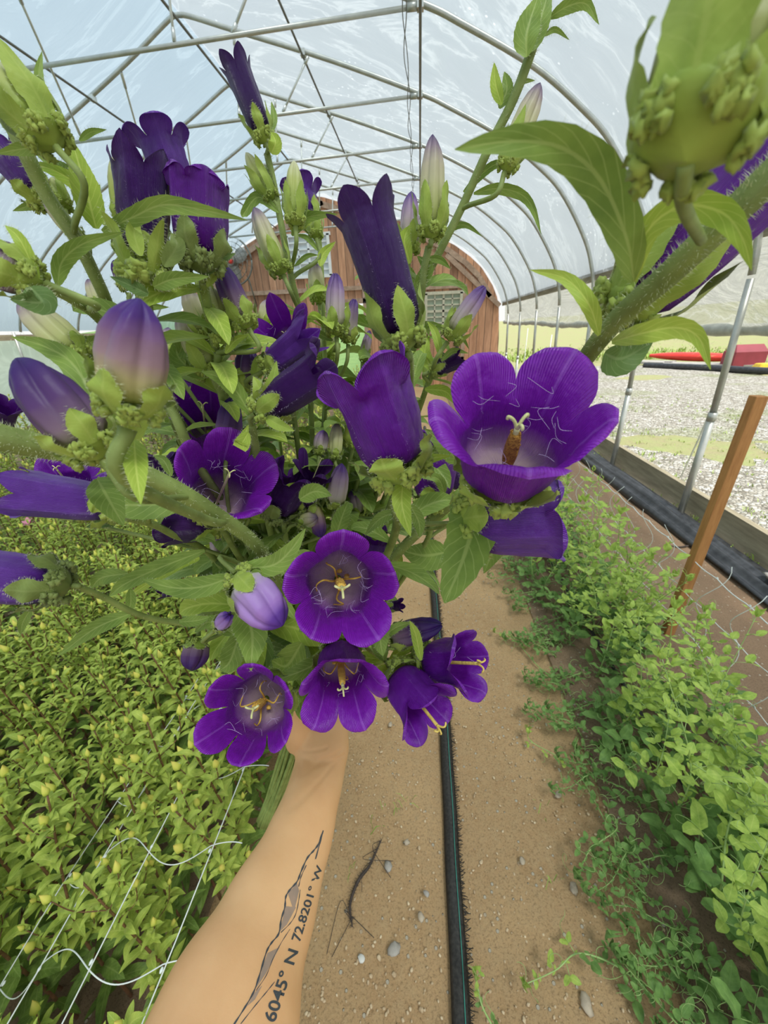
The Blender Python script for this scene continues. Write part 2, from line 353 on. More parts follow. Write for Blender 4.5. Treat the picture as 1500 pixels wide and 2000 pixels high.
# poly film
def film(name, tint, tr, trans, crease=.5, scale=1.2, stretch=(1, 1, 1), dirt=(.45, .44, .38), spots=False):
    m, nt, b = mat(name); out = nt.nodes['Material Output']
    nt.nodes.remove(b)
    n = tnoise(nt, scale, 6, stretch=stretch, rough=.6); n.inputs['Distortion'].default_value = 1.2
    # crease lines: narrow band of a distorted noise
    cr = ramp(nt, n.outputs[0], [(.40, (0,)*3), (.47, (.15,)*3), (.50, (1,)*3), (.53, (.15,)*3), (.6, (0,)*3)])
    a = N(nt, 'BsdfTransparent'); a.inputs[0].default_value = (*tint, 1)
    t = N(nt, 'BsdfTranslucent'); d = N(nt, 'BsdfDiffuse')
    n2 = tnoise(nt, .55, 4, stretch=stretch)
    dc = ramp(nt, n2.outputs[0], [(.35, tuple(x*.93 for x in trans)), (.65, trans)])
    c_ = mix(nt, cr, dc, tuple(min(1, x*1.12) for x in trans))
    if spots:
        vo = N(nt, 'TexVoronoi', Scale=16.0); t_ = nt.nodes.new('ShaderNodeTexCoord'); nt.links.new(t_.outputs['Object'], vo.inputs['Vector'])
        sp_ = ramp(nt, vo.outputs['Distance'], [(.12, (1,)*3), (.22, (0,)*3)])
        n4 = tnoise(nt, 2.0, 3); sp2 = ramp(nt, n4.outputs[0], [(.52, (0,)*3), (.62, (1,)*3)])
        c_ = mix(nt, mix(nt, 1., sp_, sp2, 'MULTIPLY'), c_, (.95, .97, .98))
    nt.links.new(c_, t.inputs[0]); nt.links.new(c_, d.inputs[0])
    m1 = N(nt, 'MixShader'); m1.inputs[0].default_value = .22; nt.links.new(t.outputs[0], m1.inputs[1]); nt.links.new(d.outputs[0], m1.inputs[2])
    m2 = N(nt, 'MixShader'); nt.links.new(a.outputs[0], m2.inputs[1]); nt.links.new(m1.outputs[0], m2.inputs[2])
    f = N(nt, 'Math', operation='MULTIPLY_ADD'); nt.links.new(cr, f.inputs[0]); f.inputs[1].default_value = crease*(1-tr); f.inputs[2].default_value = 1-tr
    nt.links.new(f.outputs[0], m2.inputs[0])
    g = N(nt, 'BsdfGlossy'); g.inputs['Roughness'].default_value = .25; m3 = N(nt, 'MixShader'); m3.inputs[0].default_value = .04
    nt.links.new(m2.outputs[0], m3.inputs[1]); nt.links.new(g.outputs[0], m3.inputs[2]); nt.links.new(m3.outputs[0], out.inputs[0])
    bp = N(nt, 'Bump', Strength=.6, Distance=.05); nt.links.new(n.outputs[0], bp.inputs['Height'])
    for q in (t, d, g): nt.links.new(bp.outputs[0], q.inputs['Normal'])
    return m
M['film'] = film('greenhouse_film', (.55, .61, .64), .57, (.48, .515, .53), .5, 1.3, (.5, .9, .5), spots=True)
M['film_left'] = film('greenhouse_film_blue', (.53, .65, .73), .60, (.47, .55, .60), .3, 1.1, (.35, 1.6, .35))
M['curtain'] = film('side_curtain_film', (.72, .72, .66), .42, (.62, .62, .56), .5, 1.6, (1, .7, 2.4))
M['curtain_left'] = film('left_curtain_film', (.72, .74, .74), .03, (.80, .81, .78), .5, 1.2)
M['curtain_roll'] = simple('rolled_film_tube', (.62, .62, .56), .5, 0, (.42, .42, .37), 18, .8)

# ================================================================ the setting
GY = 11.5; RX = -2.45; LX = -7.03
PROF = [(2.13, 0), (2.12, .9), (2.09, 1.72), (2.0, 2.1), (1.85, 2.40), (1.55, 2.80), (1.25, 3.05), (.87, 3.30), (.31, 3.57), (0, 3.70), (-.9, 4.01), (-1.9, 4.31), (-2.33, 4.44), (RX, 4.46)]
PROFL = [(-2.57, 4.43), (-3.1, 4.17), (-3.8, 3.86), (-4.65, 3.50), (-5.3, 3.16), (-6.0, 2.70), (-6.55, 2.18), (-6.85, 1.70), (-6.98, .9), (LX, 0)]
FULL = PROF + PROFL
def sheet(prof, y0, y1, n, amp=0, off=0.03, seedx=0):
    rows = []; m = len(prof)
    for j in range(n+1):
        y = lerp(y0, y1, j/n); row = []
        for i, (x, z) in enumerate(prof):
            a = prof[max(0, i-1)]; b_ = prof[min(m-1, i+1)]; t = Vector((b_[0]-a[0], 0, b_[1]-a[1])).normalized(); nn = Vector((t.z, 0, -t.x))
            k = amp*(noise.noise(Vector((x*1.7+seedx, y*1.9, z*1.7)))+.6*noise.noise(Vector((x*5+seedx, y*4.3, z*5))))
            row.append(Vector((x, y, z))+nn*(off+abs(k)))
        rows.append(row)
    return rows
def dense(prof, k=4):
    o_ = []
    for a, b_ in zip(prof[:-1], prof[1:]):
        for i in range(k): o_.append((lerp(a[0], b_[0], i/k), lerp(a[1], b_[1], i/k)))
    return o_+[prof[-1]]
sm = [tuple(q) for q in cat([(x, z, 0) for x, z in PROF], 5)]; sm = [(q[0], q[1]) for q in sm]
smL = [(q.x, q.y) for q in cat([(x, z, 0) for x, z in [(RX, 4.46)]+PROFL], 5)]
roofR = [q for q in sm if q[1] >= 1.95]; roofL = [q for q in smL if q[1] >= 1.60]
HY0 = -4.4
mb = MB(); mb.grid(sheet(roofR, HY0, GY, 110, .05)); tag(mb.build('ceiling', M['film']), None, None, kind='structure')
mb = MB(); mb.grid(sheet(roofL, HY0, GY, 70, .03)); tag(mb.build('ceiling_left', M['film_left']), None, None, kind='structure')
# side curtains
mb = MB(); rows = []
for j in range(61):
    y = lerp(HY0, GY, j/60); zb = 1.42 + .016*max(0, y-3) - .012*math.sin(y*2); row = []
    for i in range(13):
        z = lerp(1.97, zb, i/12); row.append(Vector((2.2+.02*math.sin(y*7+z*2)+.02*noise.noise(Vector((y*3, z*4, 0))), y, z)))
    rows.append(row)
mb.grid(rows); wr = tag(mb.build('wall_right', M['curtain']), None, None, kind='structure')
mb = MB(); mb.grid([[Vector((LX-.05+.02*math.sin(y*5), y, z)) for z in (1.62, 1.2, .8, .4, .1)] for y in [lerp(HY0, GY, j/40) for j in range(41)]])
tag(mb.build('wall_left', M['curtain_left']), None, None, kind='structure')
mb = MB(); pts = [Vector((2.23, lerp(HY0, GY, j/90), 0)) for j in range(91)]
for p in pts: p.z = 1.40+.016*max(0, p.y-3)-.012*math.sin(p.y*2)
mb.tube(pts, [.042+.008*math.sin(i*1.9)+.006*noise.noise(Vector((i*.7, 0, 0))) for i in range(91)], 10)
tag(mb.build('curtain_roll', M['curtain_roll'], origin=(2.23, 3, 1.4)), 'rolled up lower edge of the right side curtain hanging above the gravel', 'curtain roll')
# ground
def plane(name, x0, x1, y0, y1, z, m, nx=2, ny=2, amp=0, fr=1.5, kind='structure', zfun=None):
    mb = MB(); rows = []
    for j in range(ny+1):
        y = lerp(y0, y1, j/ny); row = []
        for i in range(nx+1):
            x = lerp(x0, x1, i/nx); zz = z + (amp*noise.noise(Vector((x*fr, y*fr, 1.3)))+amp*.4*noise.noise(Vector((x*fr*5, y*fr*5, 3)))if amp else 0)
            if zfun: zz += zfun(x, y)
            row.append(Vector((x, y, zz)))
        rows.append(row)
    mb.grid(rows); return tag(mb.build(name, m, smooth=True), None, None, kind=kind)
def padz(x, y): return -.035*math.exp(-((x-.1)/.25)**2) + (.05 if x > .55 else 0)*min(1, (x-.55)/.1 if x > .55 else 0)*(1 if x < 1.6 else max(0, 1-(x-1.6)/.2))
plane('floor', -.62, 2.17, -3, GY, 0, M['soil'], 56, 220, .012, 3, zfun=padz)
plane('floor_bed', LX-.1, -.6, -3, GY, .01, M['soil_bed'], 10, 20, .02)
plane('floor_row', .62, 2.16, -3, GY, .012, M['soil_bed'], 20, 120, .014, 3, zfun=padz)
plane('floor_gravel', 2.2, 9.3, -3, 15.5, -.02, M['gravel'], 30, 60, .02, .8)
plane('floor_outside', 2.2, 60, -3, 80, -.06, M['grass'], 40, 50, .1, .3, zfun=lambda x, y: .035*max(0, x-9.5)+.03*max(0, y-17))
plane('floor_lawn', -30, 2.3, GY+.2, 60, -.05, M['grass_green'], 20, 30, .1, .3, zfun=lambda x, y: .10*max(0, y-13))
plane('floor_left_lawn', -40, LX-.15, -10, 60, -.05, M['grass_green'], 10, 20, .1, .3, zfun=lambda x, y: .05*max(0, -x-9))
# gable wall with openings
mb = MB()
holes = [(-3.35, -2.3, 2.81, 3.71), (.16, 1.07, 1.46, 2.29), (-2.5, -1.5, 0, 2.15)]
def hull(x):      # roof height at x
    best = 0
    for (xa, za), (xb, zb) in zip(FULL[:-1], FULL[1:]):
        if min(xa, xb) <= x <= max(xa, xb) and abs(xa-xb) > 1e-6: best = max(best, lerp(za, zb, (x-xa)/(xb-xa)))
    return best
xs = sorted(set([2.125, LX+.005]+[round(lerp(LX+.02, 2.11, i/140), 3) for i in range(141)]+[h[0] for h in holes]+[h[1] for h in holes]))
def strip(xa, xb, zl, zla, zha, zhb):
    y0, y1 = GY, GY+.06
    vs = [Vector(q) for q in ((xa, y0, zl), (xb, y0, zla), (xb, y0, zhb), (xa, y0, zha), (xa, y1, zl), (xb, y1, zla), (xb, y1, zhb), (xa, y1, zha))]
    mb.add(vs, [(0, 1, 2, 3), (7, 6, 5, 4), (0, 4, 5, 1), (3, 2, 6, 7), (0, 3, 7, 4), (1, 5, 6, 2)])
for xa, xb in zip(xs[:-1], xs[1:]):
    mid = (xa+xb)/2; ha, hb = hull(xa), hull(xb); cuts = sorted([(h[2], h[3]) for h in holes if h[0] <= mid <= h[1]]); z = 0
    for c0, c1 in cuts:
        if c0 > z: strip(xa, xb, z, z, c0, c0)
        z = c1
    strip(xa, xb, z, z, ha, hb)
tag(mb.build('wall_back', M['gable'], smooth=False), None, None, kind='structure')
mb = MB()   # trim boards on the gable
def bd(a, b_, wd=.12): mb.beam((a[0], GY-.03, a[1]), (b_[0], GY-.03, b_[1]), .05, wd, up=Vector((b_[1]-a[1], 0, -(b_[0]-a[0]))).normalized() if False else Vector((0, 0, 1)) if abs(b_[0]-a[0]) > .05 else Vector((1, 0, 0)))
bd((.65, 3.12), (2.06, 1.93), .11); bd((-5.3, 2.7), (-6.5, 1.6), .11)
bd((-5.0, 2.5), (.1, 2.5), .10); bd((.05, 2.42), (1.2, 2.42), .08); bd((.08, 0), (.08, 2.4), .1); bd((1.16, 0), (1.16, 2.4), .1)
bd((-1.45, 0), (-1.45, 2.5), .1); bd((-2.55, 0), (-2.55, 2.5), .1); bd((-.3, 0), (-.3, 3.6), .09); bd((.6, .8), (.6, 1.4), .08); bd((-5.5, 0), (-5.5, 2.9), .1)
bd((-2.6, 2.2), (-1.4, 2.2), .12); bd((0, 1.38), (1.2, 1.38), .08); bd((0, .7), (1.2, .7), .08)
for a, b_ in zip(sm[::6], sm[6::6]):
    if a[1] > 2.2: bd((a[0]-.12, a[1]-.12), (b_[0]-.12, b_[1]-.12), .12)
for a, b_ in zip(smL[::6], smL[6::6]):
    if b_[1] > 1.5: bd((a[0]+.1, a[1]-.12), (b_[0]+.1, b_[1]-.12), .12)
tag(mb.build('trim_1', M['trim'], smooth=False), None, None, kind='structure')
def window(name, x0, x1, z0, z1, nx, nz, fm, pm):
    mb = MB(); t = .07; y = GY-.02
    for a, b_ in (((x0-t/2, z0), (x1+t/2, z0)), ((x0-t/2, z1), (x1+t/2, z1))): mb.box(((x0+x1)/2, y, a[1]), (x1-x0+t*2, .08, t))
    for x in (x0, x1): mb.box((x, y, (z0+z1)/2), (t, .08, z1-z0))
    wroot = mb.build(name, fm, smooth=False); tag(wroot, None, None, kind='structure')
    g = MB(); g.box(((x0+x1)/2, y+.03, (z0+z1)/2), (x1-x0, .01, z1-z0)); g.build('pane', pm, wroot, smooth=False)
    u = MB()
    for i in range(1, nx): u.box((lerp(x0, x1, i/nx), y+.01, (z0+z1)/2), (.03 if i != nx//2 else .055, .04, z1-z0))
    for i in range(1, nz): u.box(((x0+x1)/2, y+.01, lerp(z0, z1, i/nz)), (x1-x0, .04, .03 if i != nz//2 else .055))
    u.build('muntin', fm, wroot, smooth=False)
window('window_1', -3.35, -2.3, 2.81, 3.71, 4, 6, M['white_frame'], M['pane_white'])
window('window_2', .16, 1.07, 1.46, 2.29, 4, 6, M['frame_beige'], M['pane_green'])
# boards
def board(name, x, y0, y1, z, h, th, m, label, cat_):
    mb = MB(); mb.box((x, (y0+y1)/2, z+h/2), (th, y1-y0, h)); o = mb.build(name, m, smooth=False); return tag(o, None, None, kind='structure')
board('baseboard_right', 2.24, HY0, GY, -.08, .30, .05, M['baseboard'], '', '')
board('baseboard_left', LX-.02, HY0, GY, -.05, .22, .05, M['baseboard'], '', '')
board('trim_2', 2.14, HY0, GY, 1.93, .10, .035, M['baseboard'], '', '')
board('trim_3', LX+.02, HY0, GY, 1.57, .09, .035, M['baseboard'], '', '')
# hoops
hoopY = [round(3.02+1.24*k, 2) for k in range(-4, 7)]
ordn = ['eleventh', 'tenth', 'ninth', 'eighth', 'seventh', 'sixth', 'fifth', 'fourth', 'third', 'second', 'first']
arch = [Vector((x, 0, z)) for x, z in (sm+smL[1:])]
def make_hoop():
    r = empty('greenhouse_hoop', (0, 0, 0), '', 'greenhouse hoop', 'steel hoops carrying the film roof')
    a = [p for p in arch if p.z > 1.6]; mb = MB(); mb.tube(a, .021, 10); mb.build('arch_tube', M['steel'], r)
    for x in (2.13, LX):
        mb = MB(); mb.tube([(x, 0, .0), (x, 0, .86)], .025, 10); mb.tube([(x, 0, .84), (lerp(x, RX, .008), 0, 1.7)], .022, 10)
        mb.tube([(x, 0, .80), (x, 0, .86)], .030, 10); mb.build('post', M['steel'], r)
    mb = MB(); mb.tube([(-.02, 0, 3.685), (-4.42, 0, 3.565)], .017, 8); mb.tube([(-.02, 0, 3.685), (-.10, 0, 3.685)], .026, 8); mb.build('cross_bar', M['steel'], r)
    for a_, b_ in (((-1.15, 0, 4.06), (-1.48, 0, 3.66)), ((-1.9, 0, 4.28), (-1.97, 0, 3.65)), ((-3.2, 0, 4.10), (-3.84, 1.20, 3.62))):
        mb = MB(); mb.tube([a_, b_], .011, 8); mb.tube([a_, Vector(a_).lerp(Vector(b_), .12)], .016, 8); mb.tube([Vector(a_).lerp(Vector(b_), .88), b_], .016, 8); mb.build('strut', M['white_metal'], r)
    for x, z in ((0, 3.70), (-1.2, 4.10), (-3.6, 3.93)): mb = MB(); mb.box((x, 0, z-.01), (.05, .06, .05)); mb.build('clamp', M['white_metal'], r, smooth=False)
    return r
hp = make_hoop()
def copy_tree(o, parent=None):
    c = o.copy(); col(c)
    if parent is not None: c.parent = parent
    for ch in o.children: copy_tree(ch, c)
    return c
for i, y in enumerate(hoopY):
    h = hp if i == 0 else copy_tree(hp); h.location = (0, y, 0)
    if y+1.2 > GY:
        for ch in list(h.children):
            if ch.name.startswith('strut') and max(v.co.y for v in ch.data.vertices) > .5: bpy.data.objects.remove(ch)
    h['label'] = 'galvanised steel roof hoop with cross bar, %s hoop counted out from the brown barn wall' % ordn[i]
def purlin(x, z, r, m, label):
    mb = MB(); mb.tube([(x, HY0, z), (x, GY, z)], r, 8); tag(mb.build('purlin', m, origin=(x, 3, z)), label, 'purlin')
purlin(0, 3.655, .012, M['steel_dark'], 'thin dark purlin pipe running straight away where the cross bars end')
purlin(-1.2, 4.06, .011, M['steel_dark'], 'thin dark purlin pipe crossing the right roof slope above the tallest dark flower')
purlin(RX, 4.41, .014, M['steel_dark'], 'dark ridge pipe along the peak of the greenhouse roof')
purlin(-3.6, 3.90, .012, M['steel_dark'], 'thin dark purlin pipe on the left roof slope behind the upper left buds')
mb = MB(); q = []
for j in range(120): y = 3.2+j*.07; q.append(Vector((-.12+.02*math.sin(y*5), y, 3.62+.015*math.sin(y*3))))
mb.tube(q, .004, 5); q2 = [p+Vector((.03*math.sin(i*.35), 0, .02*math.cos(i*.35))) for i, p in enumerate(q)]; mb.tube(q2, .004, 5)
tag(mb.build('wire', M['steel_dark'], origin=(-.12, 3.2, 3.6)), 'twisted dark wire looping beside the purlin under the roof', 'wire')

# fan
fx, fy, fz = -4.76, GY-.35, 3.2
fan = empty('circulation_fan', (fx, fy, fz-.55), 'round caged circulation fan with a red hub mounted on the brown barn wall', 'fan')
O = Vector((fx, fy, fz-.55))
mb = MB()
for rr in (.53, .42, .31, .2, .1): mb.tube([Vector((fx+rr*math.cos(a), fy-.1*(1-rr/.6), fz+rr*math.sin(a))) for a in [2*PI*k/40 for k in range(41)]], .009 if rr < .5 else .022, 6)
for k in range(24):
    a = 2*PI*k/24; mb.tube([(fx+.06*math.cos(a), fy-.09, fz+.06*math.sin(a)), (fx+.53*math.cos(a), fy, fz+.53*math.sin(a))], .004, 4)
mb.build('cage', M['steel_dark'], fan, origin=O)
mb = MB()
for k in range(3):
    a = .5+2*PI*k/3; rows = []
    for i in range(6):
        r_ = lerp(.08, .45, i/5); wd = .06+.11*math.sin(PI*min(1, i/5*.8+.1)); rows.append([Vector((fx+r_*math.cos(a)-s*wd*math.sin(a), fy+.05+s*.05, fz+r_*math.sin(a)+s*wd*math.cos(a))) for s in (-1, 0, 1)])
    b0 = MB(); b0.grid(rows); ob = b0.build('blade', M['grey_board'], fan, origin=O); sol = ob.modifiers.new('t', 'SOLIDIFY'); sol.thickness = .004
mb = MB(); mb.ball((fx, fy-.04, fz), .07, sc=(1, .8, 1)); mb.build('hub', M['red'], fan, origin=O)
mb = MB(); mb.tube([(fx, fy+.12, fz+.0), (fx, GY, fz)], .03, 8); mb.tube([(fx+.35, fy+.05, fz-.4), (fx+.35, GY-.02, fz-1.0)], .02, 6); mb.ball((fx, fy+.1, fz), .1, sc=(1, 1, 1)); mb.build('mount', M['steel_dark'], fan, origin=O)

# stake, film roll along the board, cords, strip in the path
mb = MB(); a, b_ = Vector((1.25, 1.6, -.04)), Vector((1.27, 1.6, 1.22)); mb.beam(a, b_, .045, .04, up=Vector((0, 1, 0)))
st = mb.build('wooden_stake', M['stake'], smooth=False, origin=(1.25, 1.6, 0)); bv = st.modifiers.new('b', 'BEVEL'); bv.width = .002
tag(st, 'orange brown square wooden stake standing in the netting on the right', 'stake')
mb = MB(); rows = []
for j in range(160):
    y = lerp(-1, 10.5, j/159); row = []
    for i in range(19):
        t = i/18; x = lerp(1.90, 2.17, t); z = .035+.045*math.sin(PI*t)*(1+.3*math.sin(y*2.3))+.012*math.sin(t*22+1.2*math.sin(y*1.3))+.01*noise.noise(Vector((t*6, y*1.2, 0)))
        row.append(Vector((x+.02*math.sin(y*1.1), y, z)))
    rows.append(row)
mb.grid(rows); o = mb.build('folded_black_film', M['black_film'], origin=(2.0, 3, 0)); sol = o.modifiers.new('t', 'SOLIDIFY'); sol.thickness = .006
tag(o, 'long folded black plastic film lying along the right baseboard', 'plastic film')
mb = MB(); rows = []; O = Vector((.1, 1, 0))
def strx(y): return .098+.012*math.sin(y*1.7)+.004*noise.noise(Vector((y*4, 2, 0)))
for j in range(260):
    y = lerp(-.3, 6.5, j/259); row = []
    for i in range(7):
        t = i/6; row.append(Vector((strx(y)-.026+t*.047, y, -.018+.018*math.sin(PI*t)+.004*noise.noise(Vector((t*5, y*9, 0))))))
    rows.append(row)
mb.grid(rows, 0)
for k in range(1500):
    y = lerp(-.2, 5, (k/1500)**1.4); p = Vector((strx(y)+.019+random.uniform(-.004, .002), y, -.004)); mb.hair(p, Vector((random.uniform(.6, 1), random.uniform(-.6, .6), random.uniform(-.1, .4))), random.uniform(.006, .02), .0006, 0)
strip_o = mb.build('fabric_edge', M['black'], origin=O); sol = strip_o.modifiers.new('t', 'SOLIDIFY'); sol.thickness = .002
tag(strip_o, 'frayed edge of buried black woven fabric running down the middle of the soil path', 'landscape fabric')
th = MB(); th.tube([Vector((strx(y)+.006, y, .005+.0015*math.sin(y*90))) for y in [lerp(-.3, 3, j/400) for j in range(401)]], .0011, 5)
th.build('green_thread', M['green_thread'], strip_o, origin=O)
for p0, p1, lb in (((2.32, 3.3, 1.0), (2.71, 4.0, 0), 'white cord slanting down beside the nearest steel post to the gravel'), ((2.3, 7.6, 1.3), (2.3, 7.7, 0), 'short white cord hanging between the far posts, nearer of two'), ((2.3, 9.3, 1.4), (2.3, 9.4, 0), 'short white cord by the barn wall corner')):
    mb = MB(); mb.tube([Vector(p0), Vector(p0).lerp(Vector(p1), .5)+Vector((.01, 0, 0)), Vector(p1)], .008, 6); tag(mb.build('cord', M['net'], origin=p1), lb, 'cord')
mb = MB(); mb.tube(cat([(.93, -.3, .075), (.90, .5, .078), (.88, 1.2, .075), (.86, 2.5, .08), (.9, 5, .08), (.9, 9, .08)], 10), .008, 8)
tag(mb.build('drip_line', M['black'], origin=(.9, 1, .07)), 'black drip irrigation hose under the pea plants on the right', 'hose')

# things outside on the gravel
def rb(z): return Matrix.Rotation(z, 3, 'Z')
mb = MB(); rows = []
for i in range(25):
    t = i/24; L_ = 2.9; x = (t-.5)*L_; wd = .33*math.sin(PI*min(max(t, .02), .98))**.5; row = []
    for k in range(12):
        a = 2*PI*k/12; row.append(rb(-.9) @ Vector((x, wd*math.cos(a), .16+.15*math.sin(a)*math.sin(PI*min(max(t, .03), .97))**.4)) + Vector((9.6, 15.3, .05)))
    rows.append(row)
mb.grid(rows, 0, True); o = mb.build('red_kayak', M['red'], origin=(9.6, 15.3, 0)); tag(o, 'bright red plastic boat lying at the far edge of the gravel', 'boat')
mb = MB(); c = Vector((9.95, 13.6, .28)); w_, d_ = .9, .55
for zz in (0,):
    vs = [c+Vector(q) for q in ((-w_/2, -d_/2, -.28), (w_/2, -d_/2, -.28), (w_/2, d_/2, -.28), (-w_/2, d_/2, -.28), (-w_/2, -d_/2, .18), (w_/2, -d_/2, .18), (w_/2, d_/2, .18), (-w_/2, d_/2, .18), (-w_/2+.14, 0, .38), (w_/2, 0, .38))]
    mb.add(vs, [(3, 2, 1, 0), (0, 1, 5, 4), (1, 2, 6, 5), (2, 3, 7, 6), (3, 0, 4, 7), (4, 5, 9, 8), (6, 7, 8, 9), (5, 6, 9), (7, 4, 8)])
tag(mb.build('maroon_box', M['maroon'], smooth=False, origin=(9.95, 13.6, 0)), 'dark red box with a sloped lid standing past the gravel on the right', 'box')
mb = MB(); c = Vector((9.75, 12.45, 0)); vs = [c+Vector(q) for q in ((-.3, -.2, 0), (.3, -.2, 0), (.3, .2, 0), (-.3, .2, 0), (-.2, -.12, .22), (.22, -.12, .22), (.22, .12, .22), (-.2, .12, .22))]
mb.add(vs, [(3, 2, 1, 0), (4, 5, 6, 7), (0, 1, 5, 4), (1, 2, 6, 5), (2, 3, 7, 6), (3, 0, 4, 7)]); o = mb.build('yellow_block', M['yellow'], smooth=False, origin=c); o.modifiers.new('b', 'BEVEL').width = .02
tag(o, 'small yellow plastic block in front of the dark red box', 'plastic block')
mb = MB(); mb.tube(cat([(7.6, 14.6, .05), (8.6, 13.2, .07), (9.3, 11.9, .08), (10.2, 11.2, .08), (11.3, 10.8, .1)], 8), .09, 8); tag(mb.build('black_tarp_roll', M['black_film'], origin=(9.3, 11.9, 0)), 'black rolled tarp edging the far side of the gravel', 'tarp')
for i, (x, y, L_, r_) in enumerate(((9.4, 14.1, 2.6, -.6), (8.2, 15.6, 1.6, -.7))):
    mb = MB(); mb.box((x, y, .06), (L_, .8, .07), rot=rb(r_)); tag(mb.build('pale_board', M['grey_board'], smooth=False, origin=(x, y, .03)), ('pale weathered sheet of board lying in front of the red boat', 'short pale board lying at the tip of the red boat')[i], 'board')
# ================================================================ plants
def leafw(u, sharp=.8, fat=.42):
    # ovate-lanceolate outline, 0 at both ends
    return (math.sin(PI*min(1, max(0, u))**(.62+fat*.3)))**sharp*(1-.12*u)
def add_leaf(mb, pts, width, nrm, nv=9, nu=4, roll=0, fold=.25, serr=0, wave=.08, m=0, hairs=0, teeth=11, base_w=.18, hm=1, sharp=.8, hl=.0016):
    """leaf blade along 3-D points; nrm = rough facing of its upper side"""
    c = cat(pts, max(3, nv//max(1, len(pts)-1))); n = len(c)-1; rows = []; uvs = []
    ph = random.random()*6
    for i, p in enumerate(c):
        u = i/n; t = (c[min(i+1, n)]-c[max(i-1, 0)]).normalized()
        side = t.cross(nrm); side = side.normalized() if side.length > 1e-4 else t.orthogonal().normalized()
        if roll: side = Matrix.Rotation(roll*(.6+.4*u), 3, t) @ side
        up = side.cross(t).normalized()
        wd = max(leafw(u, sharp), base_w*(1-u)**2 if u < .5 else 0)*width*.5
        if i == n: wd = width*.01
        if serr: wd *= 1+serr*(((u*teeth) % 1.0)-.5)*(1 if .08 < u < .95 else 0)
        row = []
        for k in range(-nu, nu+1):
            s = k/nu; wv = wave*wd*math.sin(u*9+ph+s*1.5)*abs(s)
            row.append(p+side*s*wd*(1-.1*fold)+up*(abs(s)*fold*wd+wv)); uvs.append((.5+.5*s, u))
        rows.append(row)
        if hairs:
            for s in (0, -1):
                for _ in range(hairs):
                    q = row[s]; mb_h.append((q+t*random.uniform(-.5, .5)*(c[1]-c[0]).length, side*(1 if s == -1 else -1)+t*random.uniform(-.2, .5)+up*random.uniform(-.3, .3), hl*random.uniform(.6, 1.3), hm))
    mb.grid(rows, m, uvs=uvs)
    while mb_h:
        q, d, l_, hm_ = mb_h.pop(); mb.hair(q, d, l_, .00005, hm_)
mb_h = []
def rnd(a, b_): return random.uniform(a, b_)
Z = Vector((0, 0, 1))
def stem_leafset(mbu, mbl, path, i0, n, l0, l1, az=0, lift0=.1, lift1=.7, wr=.26, nv=6, spl=None):
    m_ = len(path)-1
    for k in range(n):
        u = i0+(1-i0)*(k/(n-1))**.9; f = u*m_; i = min(int(f), m_-1); p = path[i].lerp(path[i+1], f-i)
        a = az+k*2.4; L_ = lerp(l0, l1, u)*rnd(.8, 1.2); lf = lerp(lift0, lift1, u)+rnd(-.2, .2)
        d = Vector((math.cos(a), math.sin(a), 0)); e = 1-abs(lf)*.4
        pts = [p, p+d*L_*.5*e+Z*L_*.5*lf, p+d*L_*.95*e+Z*L_*(lf*.7-.12)]
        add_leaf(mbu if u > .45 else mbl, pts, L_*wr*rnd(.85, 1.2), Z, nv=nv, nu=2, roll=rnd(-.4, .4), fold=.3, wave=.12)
bud_uv = None
def bud_mesh(L_=.026, r=.0054):
    mb = MB(); rows = []; uvs = []
    for i in range(9):
        u = i/8; rr = r*[.5, 1.0, 1.12, 1.05, .88, .68, .45, .24, .04][i]
        rows.append([Vector((rr*(1+.10*math.cos(5*a))*math.cos(a), rr*(1+.10*math.cos(5*a))*math.sin(a), L_*u)) for a in [2*PI*k/10 for k in range(10)]])
        uvs += [(k/10, u) for k in range(10)]
    mb.grid(rows, 0, True, uvs=uvs); return mb
bm_ = bud_mesh(); bud_obj0 = bm_.build('flower_bud', M['bedbud']); bud_me = bud_obj0.data; bpy.data.objects.remove(bud_obj0)
def bed_plant(seed, hgt):
    random.seed(seed)
    r = empty('flower_bed_plant', (0, 0, 0), '', 'plant', 'budding plants in the left bed')
    top = Vector((rnd(-.05, .05), rnd(-.05, .05), hgt)); path = cat([Vector((0, 0, 0)), Vector((rnd(-.02, .02), rnd(-.02, .02), hgt*.5)), top], 10)
    ms = MB(); ms.tube(path, [lerp(.0042, .0018, i/20) for i in range(len(path))], 6)
    up = MB(); lo = MB(); stem_leafset(up, lo, path, .10, 46, .105, .042, rnd(0, 6), wr=.30)
    buds = [(top, Z)]
    for k in range(random.choice((7, 8, 9))):
        u = rnd(.42, .95); i = int(u*20); p = path[i]; a = rnd(0, 6.28); L_ = rnd(.05, .13)*(1.25-u*.6); d = Vector((math.cos(a), math.sin(a), 0))
        q = cat([p, p+d*L_*.5+Z*L_*.35, p+d*L_*.7+Z*L_], 4); ms.tube(q, .0011, 5); stem_leafset(up, up, q, .15, 11, .050, .028, rnd(0, 6), .3, .8, nv=4)
        if k < 6: buds.append((q[-1], (q[-1]-q[-3]).normalized()))
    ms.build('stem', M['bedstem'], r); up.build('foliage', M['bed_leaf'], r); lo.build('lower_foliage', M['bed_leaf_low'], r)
    for p, d in buds:
        b = bpy.data.objects.new('flower_bud', bud_me); col(b); b.parent = r; b.location = p; b.rotation_mode = 'QUATERNION'
        b.rotation_quaternion = Z.rotation_difference(d); s = rnd(.7, 1.25); b.scale = (s, s, s)
    return r
protos = [bed_plant(100+i, h_) for i, h_ in enumerate((.70, .75, .67, .79, .72))]
spots = []
random.seed(5)
y = -.12
while y < 2.35:
    x = -.46
    while x > -1.95:
        spots.append((x+rnd(-.035, .035), y+rnd(-.035, .035))); x -= .115
    y += .125
